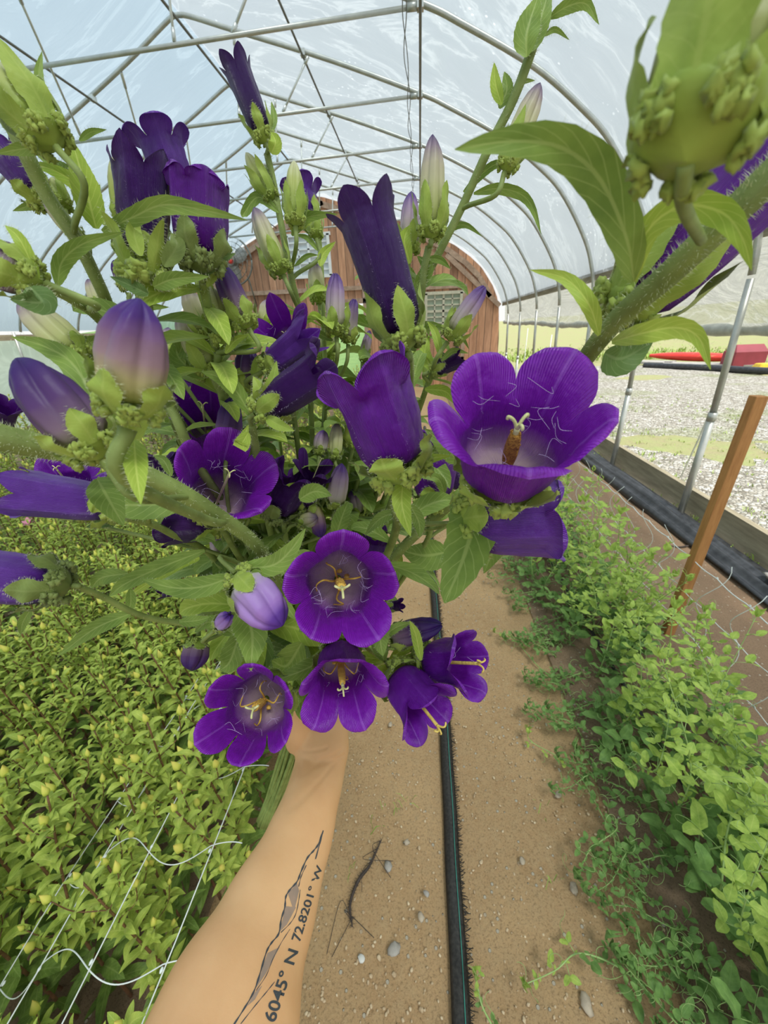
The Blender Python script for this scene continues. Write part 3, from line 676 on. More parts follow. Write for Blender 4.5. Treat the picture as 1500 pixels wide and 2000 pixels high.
spots = sorted(spots, key=lambda s: s[0]**2+s[1]**2)[:250]
used = set()
for i, (x, y) in enumerate(spots):
    k = random.randrange(5)
    r = protos[k] if k not in used else copy_tree(protos[k]); used.add(k)
    r.location = (x, y, .0); r.rotation_euler = (rnd(-.06, .06), rnd(-.06, .06), rnd(0, 6.28)); s = rnd(.88, 1.06); r.scale = (s, s, s)
    r['label'] = 'leafy green plant with small yellow green buds in the left flower bed'
# the far part of the bed, nobody could count it
random.seed(9)
src = []
for p_ in protos:
    vs = []; fs = []; ms_ = []
    for ch in p_.children:
        mi = {'stem': 0, 'foliage': 1, 'lower_foliage': 2}.get(ch.name.split('.')[0], 3); b0 = len(vs)
        mtx = ch.matrix_basis
        if mi == 3: mtx = Matrix.LocRotScale(ch.location, ch.rotation_quaternion, ch.scale*1.2)
        vs += [mtx @ v.co for v in ch.data.vertices]
        fs += [tuple(i+b0 for i in f.vertices) for f in ch.data.polygons]; ms_ += [mi]*len(ch.data.polygons)
    src.append((vs, fs, ms_))
far = MB(); y = -.1; cnt = 0
while y < 7.5:
    x = -.5
    while x > -5.5:
        if not (y < 2.35 and x > -1.9) and cnt < 640 and not (x > -.62 and y > 3):
            vs, fs, ms_ = random.choice(src); rt = Matrix.Rotation(rnd(0, 6.28), 3, 'Z'); s = rnd(.95, 1.12)*(1.15 if y > 2.6 else 1); o_ = Vector((x+rnd(-.06, .06), y+rnd(-.06, .06), 0))
            b0 = len(far.v); far.v.extend([rt @ v*s + o_ for v in vs]); far.uv.extend([(.3, .6)]*len(vs)); far.f.extend([tuple(i+b0 for i in f) for f in fs]); far.m.extend(ms_); cnt += 1
        x -= .165+(.15 if y > 2.6 else 0)
    y += .19+(.14 if y > 2.6 else 0)
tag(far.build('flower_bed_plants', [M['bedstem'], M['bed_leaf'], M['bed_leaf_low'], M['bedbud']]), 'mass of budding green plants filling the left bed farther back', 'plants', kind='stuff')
# one small pink flower in the bed
pk = P(57, 1024, 2.0); mb = MB()
M['pink'] = simple('pink_petal', (.75, .28, .38), .5)
for k in range(6):
    a = k*PI/3; d = Vector((math.cos(a), math.sin(a)*.6, .5+.5*math.sin(a))); add_leaf(mb, [pk, pk+d*.02, pk+d*.036], .026, Z, nv=5, nu=2)
pkr = empty('pink_flower', (pk.x, pk.y, 0), 'single small pink flower among the green plants at the far left', 'flower'); mb.build('petals', M['pink'], pkr, origin=(pk.x, pk.y, 0))
mb = MB(); mb.tube([(pk.x, pk.y, 0), pk], .002, 5); mb.build('stem', M['bedstem'], pkr, origin=(pk.x, pk.y, 0))

# support netting over the left bed
random.seed(3)
ln = empty('support_netting', (-.5, .3, .66), 'white plastic netting stretched flat over the left flower bed', 'netting'); O = Vector((-.5, .3, .66))
NX = [-.375-.112*i for i in range(4)]; NYs = [-.10+.143*i for i in range(14)]
def nz(x, y):
    q = max(0, min(1, (NX[1]-.03-x)/.2)); return .665+.012*noise.noise(Vector((x*6, y*4, 0)))-.15*q*q*(3-2*q)
mb = MB()
for i, x in enumerate(NX): mb.tube([Vector((x+.004*math.sin(y*6+i), y, nz(x, y))) for y in [lerp(-.25, 1.9, j/50) for j in range(51)]], .0011, 5)
for j, y in enumerate(NYs):
    pts = []
    for q in range(0, 61):
        x = lerp(NX[0]+.05, NX[-1], q/60); pts.append(Vector((x, y+.020*math.sin((x-NX[0])/.112*PI*1.0+.4)*(1 if j % 2 else .8), nz(x, y)-.012*abs(math.sin((x-NX[0])/.112*PI)))))
    mb.tube(pts, .00095, 5)
mb.build('strand', M['net'], ln, origin=O)
mb = MB()
for x in NX[:5]:
    for y in NYs: mb.ball((x, y, nz(x, y)), .0026, nu=6, nv=4, sc=(1, 1.6, .6))
mb.build('knot', M['net'], ln, origin=O)
# trellis netting standing behind the peas
tn = empty('trellis_netting', (1.25, 1.5, .1), 'white trellis netting strung upright past the wooden stake behind the peas', 'netting'); O = Vector((1.25, 1.5, .1))
mb = MB(); kn = MB(); ys = [.2+.178*i for i in range(36)]
for z in (.5, .335, .17, .03):
    if z == .335: pass
    mb.tube([Vector((1.25+.004*math.sin(y*3), y, z-.01*abs(math.sin((y-.2)/.178*PI)))) for y in [.2+6.2*j/200 for j in range(201)]], .0024 if z > .4 else .0019, 5)
for i, y in enumerate(ys):
    pts = []
    for q in range(25):
        z = lerp(.56 if y > .7 else .5, .0, q/24); pts.append(Vector((1.25+.035*math.sin((z-.5)/.165*PI+i), y+.02*math.sin((z-.5)/.165*PI*1.0+i*.7), z)))
    mb.tube(pts, .0015, 5)
    for z in (.5, .335, .17): kn.ball((1.25, y, z-.0), .0045, nu=6, nv=4, sc=(.6, 1.4, 1))
mb.build('strand', M['net'], tn, origin=O); kn.build('knot', M['net'], tn, origin=O)

# ---------------------------------------------------------------- sweet peas
def leaflet(mb, p, d, L_, wr=.62, nrm=None, m=0, nu=3, nv=6, cup=.25):
    nrm = nrm or Vector((rnd(-.4, .4), rnd(-.4, .4), 1)).normalized()
    add_leaf(mb, [p, p+d*L_*.5+nrm*L_*.06, p+d*L_-nrm*L_*.05], L_*wr, nrm, nv=nv, nu=nu, fold=rnd(-.1, cup), wave=.22, m=m, base_w=.1, sharp=.6)
def tendril(mb, p, d, L_=.07):
    pts = [p]; dd = d.normalized(); ax = Vector((rnd(-1, 1), rnd(-1, 1), rnd(-1, 1))).normalized()
    for i in range(16): dd = Matrix.Rotation((.05+.045*i)*rnd(.5, 1.2), 3, ax) @ dd; pts.append(pts[-1]+dd*L_/16)
    mb.tube(pts, .0006, 4)
def pea_vine(seed, path, nl, ls, r0=.0022):
    random.seed(seed); ms = MB(); up = MB(); lo = MB(); c = cat(path, 8); n = len(c)-1
    ms.tube(c, [lerp(r0*1.3, r0*.55, i/n) for i in range(n+1)], 6)
    for k in range(nl):
        u = .08+.9*k/(nl-1); f = u*n; i = min(int(f), n-1); p = c[i].lerp(c[i+1], f-i); t = (c[i+1]-c[i]).normalized()
        a = k*2.6+rnd(-.4, .4); s0 = t.orthogonal(); d = (Matrix.Rotation(a, 3, t) @ s0).normalized(); d = (d+t*.4+Z*.25).normalized(); L_ = ls*rnd(.7, 1.25)*(1.1-.45*u)
        pet = p+d*L_*.9; ms.tube([p, p.lerp(pet, .5)+Z*.003, pet], r0*.45, 5)
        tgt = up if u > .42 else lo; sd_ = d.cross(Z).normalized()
        for sgn in (1, -1): leaflet(tgt, pet, (d*.55+sd_*sgn*.8+Z*rnd(-.1, .5)).normalized(), L_)
        for sgn in (1, -1): leaflet(tgt, p, (sd_*sgn+t*.4).normalized(), L_*.45, .45)
        if random.random() < .7: tendril(ms, pet, d+Z*.3, rnd(.04, .09))
    # closed tip leaves
    for k in range(4): add_leaf(up, [c[-1], c[-1]+Vector((rnd(-.012, .012), rnd(-.012, .012), .02)), c[-1]+Vector((rnd(-.02, .02), rnd(-.02, .02), .042))], .012, Vector((1, .2, 0)), nv=4, nu=2)
    return ms, up, lo
def pea_thing(name, seed, path, nl, ls, label, group=None, loc=(0, 0, 0)):
    ms, up, lo = pea_vine(seed, path, nl, ls); r = empty(name, loc, label, 'pea plant', group)
    O = Vector(loc); ms.build('stem', M['peastem'], r, origin=O); up.build('foliage', M['pea_leaf'], r, origin=O)
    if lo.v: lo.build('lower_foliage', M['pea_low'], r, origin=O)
    return r
pp = []
for k in range(5):
    random.seed(40+k); q = [Vector((0, 0, 0)), Vector((rnd(-.09, .09), rnd(-.06, .06), .13)), Vector((rnd(-.08, .1), rnd(-.08, .08), .29)), Vector((rnd(-.07, .12), rnd(-.08, .08), .42+.05*k))]
    pp.append(pea_thing('sweet_pea_plant', 60+k, q, 19, .058, '', 'upright sweet peas in the right row'))
low = []
for k in range(3):
    random.seed(80+k); q = [Vector((0, 0, .02)), Vector((-.05, rnd(-.05, .05), .07)), Vector((-.13, rnd(-.08, .08), .05)), Vector((-.20, rnd(-.1, .1), .03))]
    ms, up, lo = pea_vine(90+k, q, 16, .026, .0013); r = empty('creeping_pea_shoot', (0, 0, 0), '', 'pea plant', 'low creeping shoots at the path edge of the right row')
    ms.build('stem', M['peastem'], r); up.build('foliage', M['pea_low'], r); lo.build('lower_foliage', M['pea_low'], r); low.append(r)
random.seed(21); used = set(); n_ = 0
y = .12
while y < 6.2:
    for x in (.78, .93, 1.07):
        if x > 1 and random.random() < .3: continue
        k = random.randrange(5); r = pp[k] if k not in used else copy_tree(pp[k]); used.add(k)
        r.location = (x+rnd(-.05, .05), y+rnd(-.06, .06), .03); r.rotation_euler = (rnd(-.18, .18), rnd(-.18, .18), rnd(0, 6.28)); s = rnd(.82, 1.12); r.scale = (s, s, s)
        r['label'] = 'sweet pea plant with pale stems and round leaves in the right row'
    y += .088+.012*y
used = set(); y = .18
while y < 5:
    for x in (.60, .70):
        k = random.randrange(3); r = low[k] if k not in used else copy_tree(low[k]); used.add(k)
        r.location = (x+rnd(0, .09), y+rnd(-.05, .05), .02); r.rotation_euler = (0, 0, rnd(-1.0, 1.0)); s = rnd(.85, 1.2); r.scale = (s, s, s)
        r['label'] = 'low creeping pea shoot with tiny round leaves beside the soil path'
    y += .085+.03*y
def G(u, v, z=0.01):
    d = R3 @ Vector(((u-CX)/F, -(v-CY)/F, -1)); t = (z-H)/d.z; return EYE+d*t
pea_thing('trailing_pea_vine', 301, [G(1290, 1960, .04), G(1210, 1890, .03), G(1130, 1862, .03), G(1085, 1895, .03), G(1020, 1925, .03)], 9, .032, 'trailing pea vine lying on the soil path at the bottom right', loc=tuple(G(1290, 1960, .02)))
pea_thing('trailing_pea_vine', 302, [G(1230, 1700, .05), G(1180, 1600, .04), G(1120, 1500, .03), G(1040, 1450, .03), G(1030, 1430, .04)], 9, .026, 'trailing pea vine curving out over the path edge below the small bell flowers', loc=tuple(G(1230, 1700, .02)))
pea_thing('trailing_pea_vine', 303, [G(1090, 1330, .04), G(1050, 1300, .03), G(1000, 1245, .03), G(965, 1235, .03)], 7, .022, 'short pea vine reaching over the path towards the rightmost small bell flower', loc=tuple(G(1090, 1330, .02)))
pea_thing('pea_seedling', 304, [G(965, 2010, .03), G(940, 1960, .05), G(930, 1905, .06)], 4, .018, 'tiny yellow green seedling beside the black strip at the bottom edge', loc=tuple(G(965, 2010, .0)))
pea_thing('trailing_pea_vine', 305, [Vector((1.35, .62, .03)), Vector((1.42, .70, .25)), Vector((1.36, .75, .42)), Vector((1.40, .8, .56))], 9, .045, 'pea plant clinging to the netting at the right edge of the picture', loc=(1.35, .62, 0))

# weeds, grass
random.seed(77)
def tuft(mb, x, y, z, n, h_, m=0, wd=.004):
    for _ in range(n):
        a = rnd(0, 6.28); L_ = h_*rnd(.5, 1.2); d = Vector((math.cos(a)*rnd(.1, .7), math.sin(a)*rnd(.1, .7), 1)).normalized(); p = Vector((x+rnd(-.03, .03), y+rnd(-.03, .03), z))
        q = p+d*L_*.6; e = q+Vector((d.x, d.y, .1))*L_*.5; s = Vector((-math.sin(a), math.cos(a), 0))*wd*rnd(.6, 1.4); mb.add([p-s, p+s, q+s, q-s, e], [(0, 1, 2, 3), (3, 2, 4)], m)
mb = MB()
for _ in range(520):
    y = 1.2+rnd(0, 1)**1.2*9; x = 2.30+abs(random.gauss(0, .16)); tuft(mb, x, y, -.02, 7, rnd(.05, .13))
for _ in range(160): tuft(mb, rnd(2.06, 2.2), 1+rnd(0, 1)*9, .0, 6, rnd(.04, .10))
for _ in range(500): tuft(mb, rnd(2.4, 5.5), rnd(1.5, 9), -.02, 4, rnd(.03, .07))
tag(mb.build('grass_tufts', M['blade']), 'thin weeds and grass growing along the right baseboard and gravel edge', 'weeds', kind='stuff')
mb = MB()
for _ in range(2600): tuft(mb, rnd(4, 22), 17.2+abs(random.gauss(0, 4)), .0, 4, rnd(.15, .4), 0, .015)
for _ in range(400): tuft(mb, rnd(11.2, 15), rnd(4, 15), .05, 4, rnd(.12, .3), 0, .012)
tag(mb.build('bank_grass', M['blade']), 'rough grass on the bank behind the gravel', 'grass', kind='stuff')
mb = MB()
for (u, v) in ((760, 1590), (770, 1570), (740, 1620), (985, 1245), (1060, 1590), (690, 1700), (1080, 1720), (810, 1560)): q = G(u, v, 0); tuft(mb, q.x, q.y, 0, 4, .07, 0, .0014)
tag(mb.build('grass_sprigs', M['blade']), 'few thin grass sprigs lying on the soil path', 'grass', kind='stuff')
def stone(mb, c, r, seed): random.seed(seed); mb.ball(c, r, nu=9, nv=6, sc=(1.2, .9, .55), rot=Matrix.Rotation(rnd(0, 6), 3, 'Z'), bump=.5)
M['stone'] = simple('beige_pebble', (.55, .45, .33), .8, 0, (.38, .30, .22), 30, .3); M['stone_grey'] = simple('grey_pebble', (.45, .41, .36), .8, 0, (.32, .28, .24), 30, .3)
M['crumb'] = simple('pale_soil_crumb', (.74, .58, .38), .85, 0, (.40, .26, .14), 60, .3); M['chip'] = simple('white_chip', (.75, .72, .66), .7)
for i, (u, v, r, m_, lb) in enumerate(((758, 1692, .013, 'stone_grey', 'round grey brown stone on the path right of the tattooed arm'), (1090, 1552, .013, 'stone', 'beige stone at the path edge left of the pea row'), (706, 1872, .009, 'chip', 'small white stone chip on the soil near the arm'), (1020, 1682, .009, 'stone', 'small tan stone in the middle of the path right of the black strip'), (1120, 1735, .013, 'stone', 'tan stone beside the creeping pea shoots'), (770, 1855, .016, 'stone_grey', 'flat brown stone on the path left of the black strip'), (1145, 1960, .016, 'stone', 'long tan stone at the bottom edge of the path'), (822, 1790, .010, 'stone', 'small flat stone left of the black strip'), (762, 1415, .010, 'stone', 'small tan stone just below the purple bells'), (833, 1745, .008, 'stone_grey', 'little grey stone touching the black strip'), (795, 1645, .009, 'stone', 'little tan stone left of the black strip in mid path'))):
    mb = MB(); q = G(u, v, .003); stone(mb, q, r, i); tag(mb.build('stone', M[m_], origin=q), lb, 'stone')
mb = MB(); random.seed(8)
for k in range(3600):
    y = rnd(0, 1)**1.7*3.2+.15; x = rnd(-.62, .72)
    if abs(x-.1) < .03: continue
    stone(mb, Vector((x, y, padz(x, y)+.004)), rnd(.0012, .0042)*(1.5 if k % 17 == 0 else 1), 900+k)
tag(mb.build('gravel_crumbs', [M['crumb']]), 'fine pebbles and crumbs scattered over the soil path', 'pebbles', kind='stuff')
random.seed(14)
mb = MB(); q = [G(745, 1640, .01), G(722, 1690, .012), G(700, 1720, .016), G(684, 1765, .012), G(688, 1810, .01)]; mb.tube(cat(q, 6), [.0015+.003*math.sin(PI*i/24) for i in range(25)], 6)
cc = cat(q, 30)
for p in cc:
    for _ in range(3): mb.hair(p, Vector((rnd(-1, 1), rnd(-.5, .5), rnd(0, .6))), rnd(.008, .024), .0006, 0)
for k in range(7):
    a = random.choice(cc); mb.tube(cat([a, a+Vector((rnd(-.05, .05), rnd(-.04, .04), .01)), a+Vector((rnd(-.1, .1), rnd(-.1, .1), 0))], 5), .0009, 4)
M['rootdark'] = simple('dark_dead_roots', (.07, .05, .04), .8); tag(mb.build('dead_roots', M['rootdark'], origin=q[3]), 'dark tangled dead roots lying on the soil beside the arm', 'roots')
mb = MB(); mb.tube(cat([Vector((1.75, 2.55, .02)), Vector((1.82, 2.5, .03)), Vector((1.9, 2.52, .03))], 5), .006, 6); tag(mb.build('twig', M['rootdark'], origin=(1.8, 2.5, 0)), 'thin dark twig lying on the soil by the black film', 'twig')
mb = MB(); mb.ball((2.06, 2.02, .10), .05, sc=(.6, 1.5, .3), bump=.4, nu=12, nv=8); tag(mb.build('flat_rock', M['grey_board'], origin=(2.06, 2.02, .08)), 'flat grey rock holding down the black film beside the stake', 'rock')
# ================================================================ the bouquet
random.seed(11)
def frame(ax):
    ax = ax.normalized(); ref = R3 @ Vector((1, 0, 0)); x = (ref-ax*ref.dot(ax))
    if x.length < .2: ref = R3 @ Vector((0, 1, 0)); x = ref-ax*ref.dot(ax)
    x.normalize(); return x, ax.cross(x), ax
TUBE = [(0, .12, 0), (.05, .48, .015), (.14, .76, .07), (.3, .94, .24), (.55, 1.0, .54), (.8, 1.0, .83), (1, 1.02, 1.0)]
SLIM = [(0, .15, 0), (.05, .55, .02), (.14, .80, .09), (.3, .92, .27), (.55, .97, .55), (.8, 1.0, .8), (1, 1.06, 1.0)]
def bell(mb, base, mouth, Rb, Rt, n=5, tf=.62, rot=0, pointed=False, rec=.12, curl=.25, prof=TUBE, ridge=.05, nc=7, wob=.05, lobez=None, narrow=1.0, close=0, keel=.09):
    """corolla: tube rows then n free lobes; Rb body radius, Rt radius reached by the lobe tips"""
    X, Y, A = frame(mouth-base); L = (mouth-base).length; z0 = tf*L; off = random.random()*40
    nt_, nl = 13, 12; r_end = Rb*(1.02 if not pointed else 1.05)
    lobr = [1+rnd(-wob, wob)*1.6 for _ in range(n)]; lobz = [rnd(-wob, wob)*1.4 for _ in range(n)]; lobc = [rnd(.7, 1.3) for _ in range(n)]
    for li in range(n):
        thc = rot+2*PI*li/n; rows = []; uvs = []
        for i in range(nt_+nl):
            row = []
            for k in range(-nc, nc+1):
                ph = k/nc
                if i < nt_:
                    s = i/(nt_-1); r, z = keys(prof, s); r *= Rb; z *= z0; w_ = 1; v = s*tf
                    r *= 1+ridge*math.cos(PI*ph)*s+keel*math.exp(-(ph/.13)**2)*(.3+.7*s)*.5-.02*(abs(ph)**6)*min(1, s*1.5)
                    out = Vector((0, 0))
                else:
                    t = (i-nt_+1)/nl; v = tf+(1-tf)*t
                    w_ = (1-t**1.8)**.9 if pointed else (1-t**2.3)**.58
                    r = r_end+(Rt*lobr[li]-r_end)*t**1.05
                    z = z0+(L-z0)*(1-(1-t)**(1.12 if pointed else 1.7))*(1+lobz[li])-rec*L*t**3*lobc[li]
                    # edges of each lobe fold back, the middle line stays proud
                    e = abs(ph)**2.2*math.sin(PI*min(1, t*.9+.05))
                    r += curl*Rb*e*.5*lobc[li]; z -= curl*Rb*e*.8
                    r *= 1+ridge*math.cos(PI*ph)*(1-t)+keel*.5*math.exp(-(ph/.13)**2)*(1-t)-.02*(abs(ph)**6)*(1-t)
                    if close: r *= 1-close*t
                fat = 1 + (.06*narrow*math.sin(PI*min(1, (i-nt_+1)/nl)) if i >= nt_ and not pointed else 0)
                th = thc+ph*w_*PI/n*fat*narrow if i >= nt_ else thc+ph*PI/n
                q = Vector((r*math.cos(th)*.18, r*math.sin(th)*.18, z*.12))
                nn = noise.noise(Vector((math.cos(th)*1.6+off, math.sin(th)*1.6, z/L*3)))*wob + noise.noise(Vector((math.cos(th)*6+off, math.sin(th)*6, z/L*9)))*wob*.5 + noise.noise(Vector((math.cos(th)*15+off, math.sin(th)*15, z/L*16)))*wob*.22
                r2 = r*(1+nn)
                row.append(base + X*(r2*math.cos(th)) + Y*(r2*math.sin(th)) + A*(z+nn*Rb*.3*(v)))
                uvs.append((.5+.5*ph*w_, v))
            rows.append(row)
        mb.grid([r_[::-1] for r_ in rows][::-1], uvs=[uvs[(len(rows)-1-i)*(2*nc+1)+(2*nc-j)] for i in range(len(rows)) for j in range(2*nc+1)])
    return X, Y, A, L
BUDP = [(0, .25, 0), (.05, .7, .03), (.15, .95, .13), (.4, 1.0, .42), (.65, .90, .66), (.82, .66, .83), (.93, .36, .94), (1, .05, 1.0)]
def budmesh(mb, base, tip, Rb, pleat=.38, rot=0, twist=.35, n=5, openness=0):
    X, Y, A = frame(tip-base); L = (tip-base).length; rows = []; uvs = []; off = random.random()*30; NA = 60
    for i in range(22):
        s = i/21; r, z = keys(BUDP, s); row = []
        for k in range(NA):
            a = 2*PI*k/NA; c = math.cos(n*(a+rot))
            rr = r*Rb*(1+pleat*(.35+.65*s)*(abs(math.cos(n*.5*(a+rot)))**.55-.75)*1.15 + .05*max(0, c)**6)
            if openness and s > .75: rr += openness*Rb*(s-.75)*4*(.55+.45*c)
            rr *= 1+.05*noise.noise(Vector((math.cos(a)*2+off, math.sin(a)*2, s*4)))
            aa = a+twist*s**3
            zz = z*L+(openness*L*.12*(c) if s > .8 else 0)
            row.append(base+X*rr*math.cos(aa)+Y*rr*math.sin(aa)+A*zz); uvs.append((k/NA, s))
        rows.append(row)
    mb.grid(rows[::-1], 0, True, uvs=[uvs[(21-i)*NA+k] for i in range(22) for k in range(NA)])
def calyx(mb, base, A_, Rb, L, sl=.42, spread=.12, n=5, rot=0, bumpy=1.0, hairs=0, wide=1.0):
    X, Y, A = frame(A_)
    # ovary cup
    rows = []; uvs = []; NA = 20
    for i in range(8):
        s = i/7; r = Rb*(.01+.80*math.sin(min(1, s*1.15)*PI*.5)); z = -Rb*.62*(1-s)
        rows.append([base+X*r*(1+.07*math.cos(5*a))*math.cos(a)+Y*r*(1+.07*math.cos(5*a))*math.sin(a)+A*z for a in [2*PI*k/NA for k in range(NA)]]); uvs += [(.3, .4)]*NA
    mb.grid(rows, 0, True, uvs=uvs)
    for k in range(n):
        a = rot+PI/n+2*PI*k/n+rnd(-.1, .1); rad = X*math.cos(a)+Y*math.sin(a); tan = A.cross(rad)
        # sepal hugging the bell
        ls = L*sl*rnd(.85, 1.15); sp_ = spread*rnd(.5, 1.6)
        pts = [base+rad*Rb*.74-A*Rb*.22, base+rad*Rb*1.12+A*ls*.30, base+rad*Rb*(1.10+sp_*.5)+A*ls*.68, base+rad*Rb*(1.06+sp_*1.6)+A*ls]
        add_leaf(mb, pts, Rb*.95*wide*rnd(.85, 1.1), rad, nv=12, nu=3, fold=-.22, wave=.22, serr=.12, teeth=6, base_w=.95, hairs=hairs, hl=.0012, sharp=.7)
        # reflexed bumpy appendage between the sepals
        a2 = a+PI/n; rad2 = X*math.cos(a2)+Y*math.sin(a2); t2 = A.cross(rad2)
        for q in range(9):
            c_ = base+rad2*Rb*(.84+.06*math.sin(q*2.3))+t2*Rb*(.17*((q % 3)-1)+rnd(-.05, .05))+A*Rb*(-.12-.16*(q//3)+rnd(-.04, .04))-rad2*Rb*.07*(q//3)
            mb.ball(c_, Rb*.115*bumpy, nu=9, nv=6, sc=(1.1, 1.1, 1.25), bump=1.3, uvv=.4)
    if hairs:
        for _ in range(hairs*50):
            a = rnd(0, 6.28); rad = X*math.cos(a)+Y*math.sin(a); z = rnd(-.6, .15); mb.hair(base+rad*Rb*(.85+.4*z*.5)+A*Rb*z, rad-A*rnd(-.3, .8)*1.0, .0015*rnd(.6, 1.3), .00005, 1)
def pistil(mb, base, A_, L, r, hooks=3, pollen=True, bend=Vector((0, 0, 0))):
    X, Y, A = frame(A_); pts = [base+A*L*t+bend*t*t for t in (0, .15, .35, .6, .85, 1)]
    c = cat(pts, 3); mb.tube(c, [r*lerp(.8, .7, i/len(c)) for i in range(len(c))], 8, 0)
    if pollen:
        lo_, hi_ = (int(len(c)*.28), int(len(c)*.82))
        rr = [r*(1.25+.55*math.sin(PI*i/(hi_-lo_))) for i in range(hi_-lo_+1)]
        seg = c[lo_:hi_+1]; mb.tube(seg, rr, 9, 1)
        for _ in range(110):
            i = random.randrange(len(seg)); d = Vector((rnd(-1, 1), rnd(-1, 1), rnd(-1, 1))).normalized(); mb.ball(seg[i]+d*rr[i]*.95, r*.28, 1, nu=5, nv=3)
    t = (c[-1]-c[-2]).normalized()
    for k in range(hooks):
        a = 2*PI*k/hooks+.6; d = X*math.cos(a)+Y*math.sin(a)
        q = cat([c[-1], c[-1]+t*r*2.2+d*r*1.2, c[-1]+t*r*2.8+d*r*2.4, c[-1]+t*r*1.9+d*r*(3.6 if not pollen else 2.6)], 4); mb.tube(q, [r*.55, r*.5]+[r*.42]*(len(q)-3)+[r*.3], 6, 0)
def stamens(mb, base, A_, R, L, n=4):
    X, Y, A = frame(A_)
    for k in range(n):
        a = 2*PI*k/n+rnd(-.5, .5); d = X*math.cos(a)+Y*math.sin(a); s = A.cross(d)
        q = cat([base+A*L*.06, base+d*R*.22+A*L*.22, base+d*R*.5+A*L*.34+s*R*rnd(-.15, .15), base+d*R*.72+A*L*.30+s*R*rnd(-.2, .2), base+d*R*.72+A*L*.22+s*R*rnd(-.35, .35)], 5)
        mb.tube(q, [R*.035*(1.2-.6*i/len(q)) for i in range(len(q))], 5, 2)
    for k in range(3):
        a = rnd(0, 6); mb.ball(base+X*math.cos(a)*R*.3+Y*math.sin(a)*R*.3+A*L*.12, R*.10, 2, sc=(1, 1, .6), bump=.4)
def throat_hairs(mb, base, A_, Rb, L, n=14):
    X, Y, A = frame(A_)
    for _ in range(n):
        a = rnd(0, 6.28); d = X*math.cos(a)+Y*math.sin(a); s = A.cross(d); z = rnd(.3, .8)*L; p = base+d*Rb*.93+A*z
        q = [p, p-d*Rb*.2+A*L*rnd(-.04, .05)+s*Rb*rnd(-.2, .2), p-d*Rb*.32+A*L*rnd(-.1, .1)+s*Rb*rnd(-.45, .45)]; mb.tube(cat(q, 4), .000075, 3, 0)
GRIP = P(592, 1392, .445)
TAIL = P(520, 1600, .54)
BD = (P(620, 1290, .405)-GRIP).normalized()
M['yellow_style'] = simple('yellow_style', (.80, .62, .16), .55, 0, (.62, .42, .08), 300, .3)
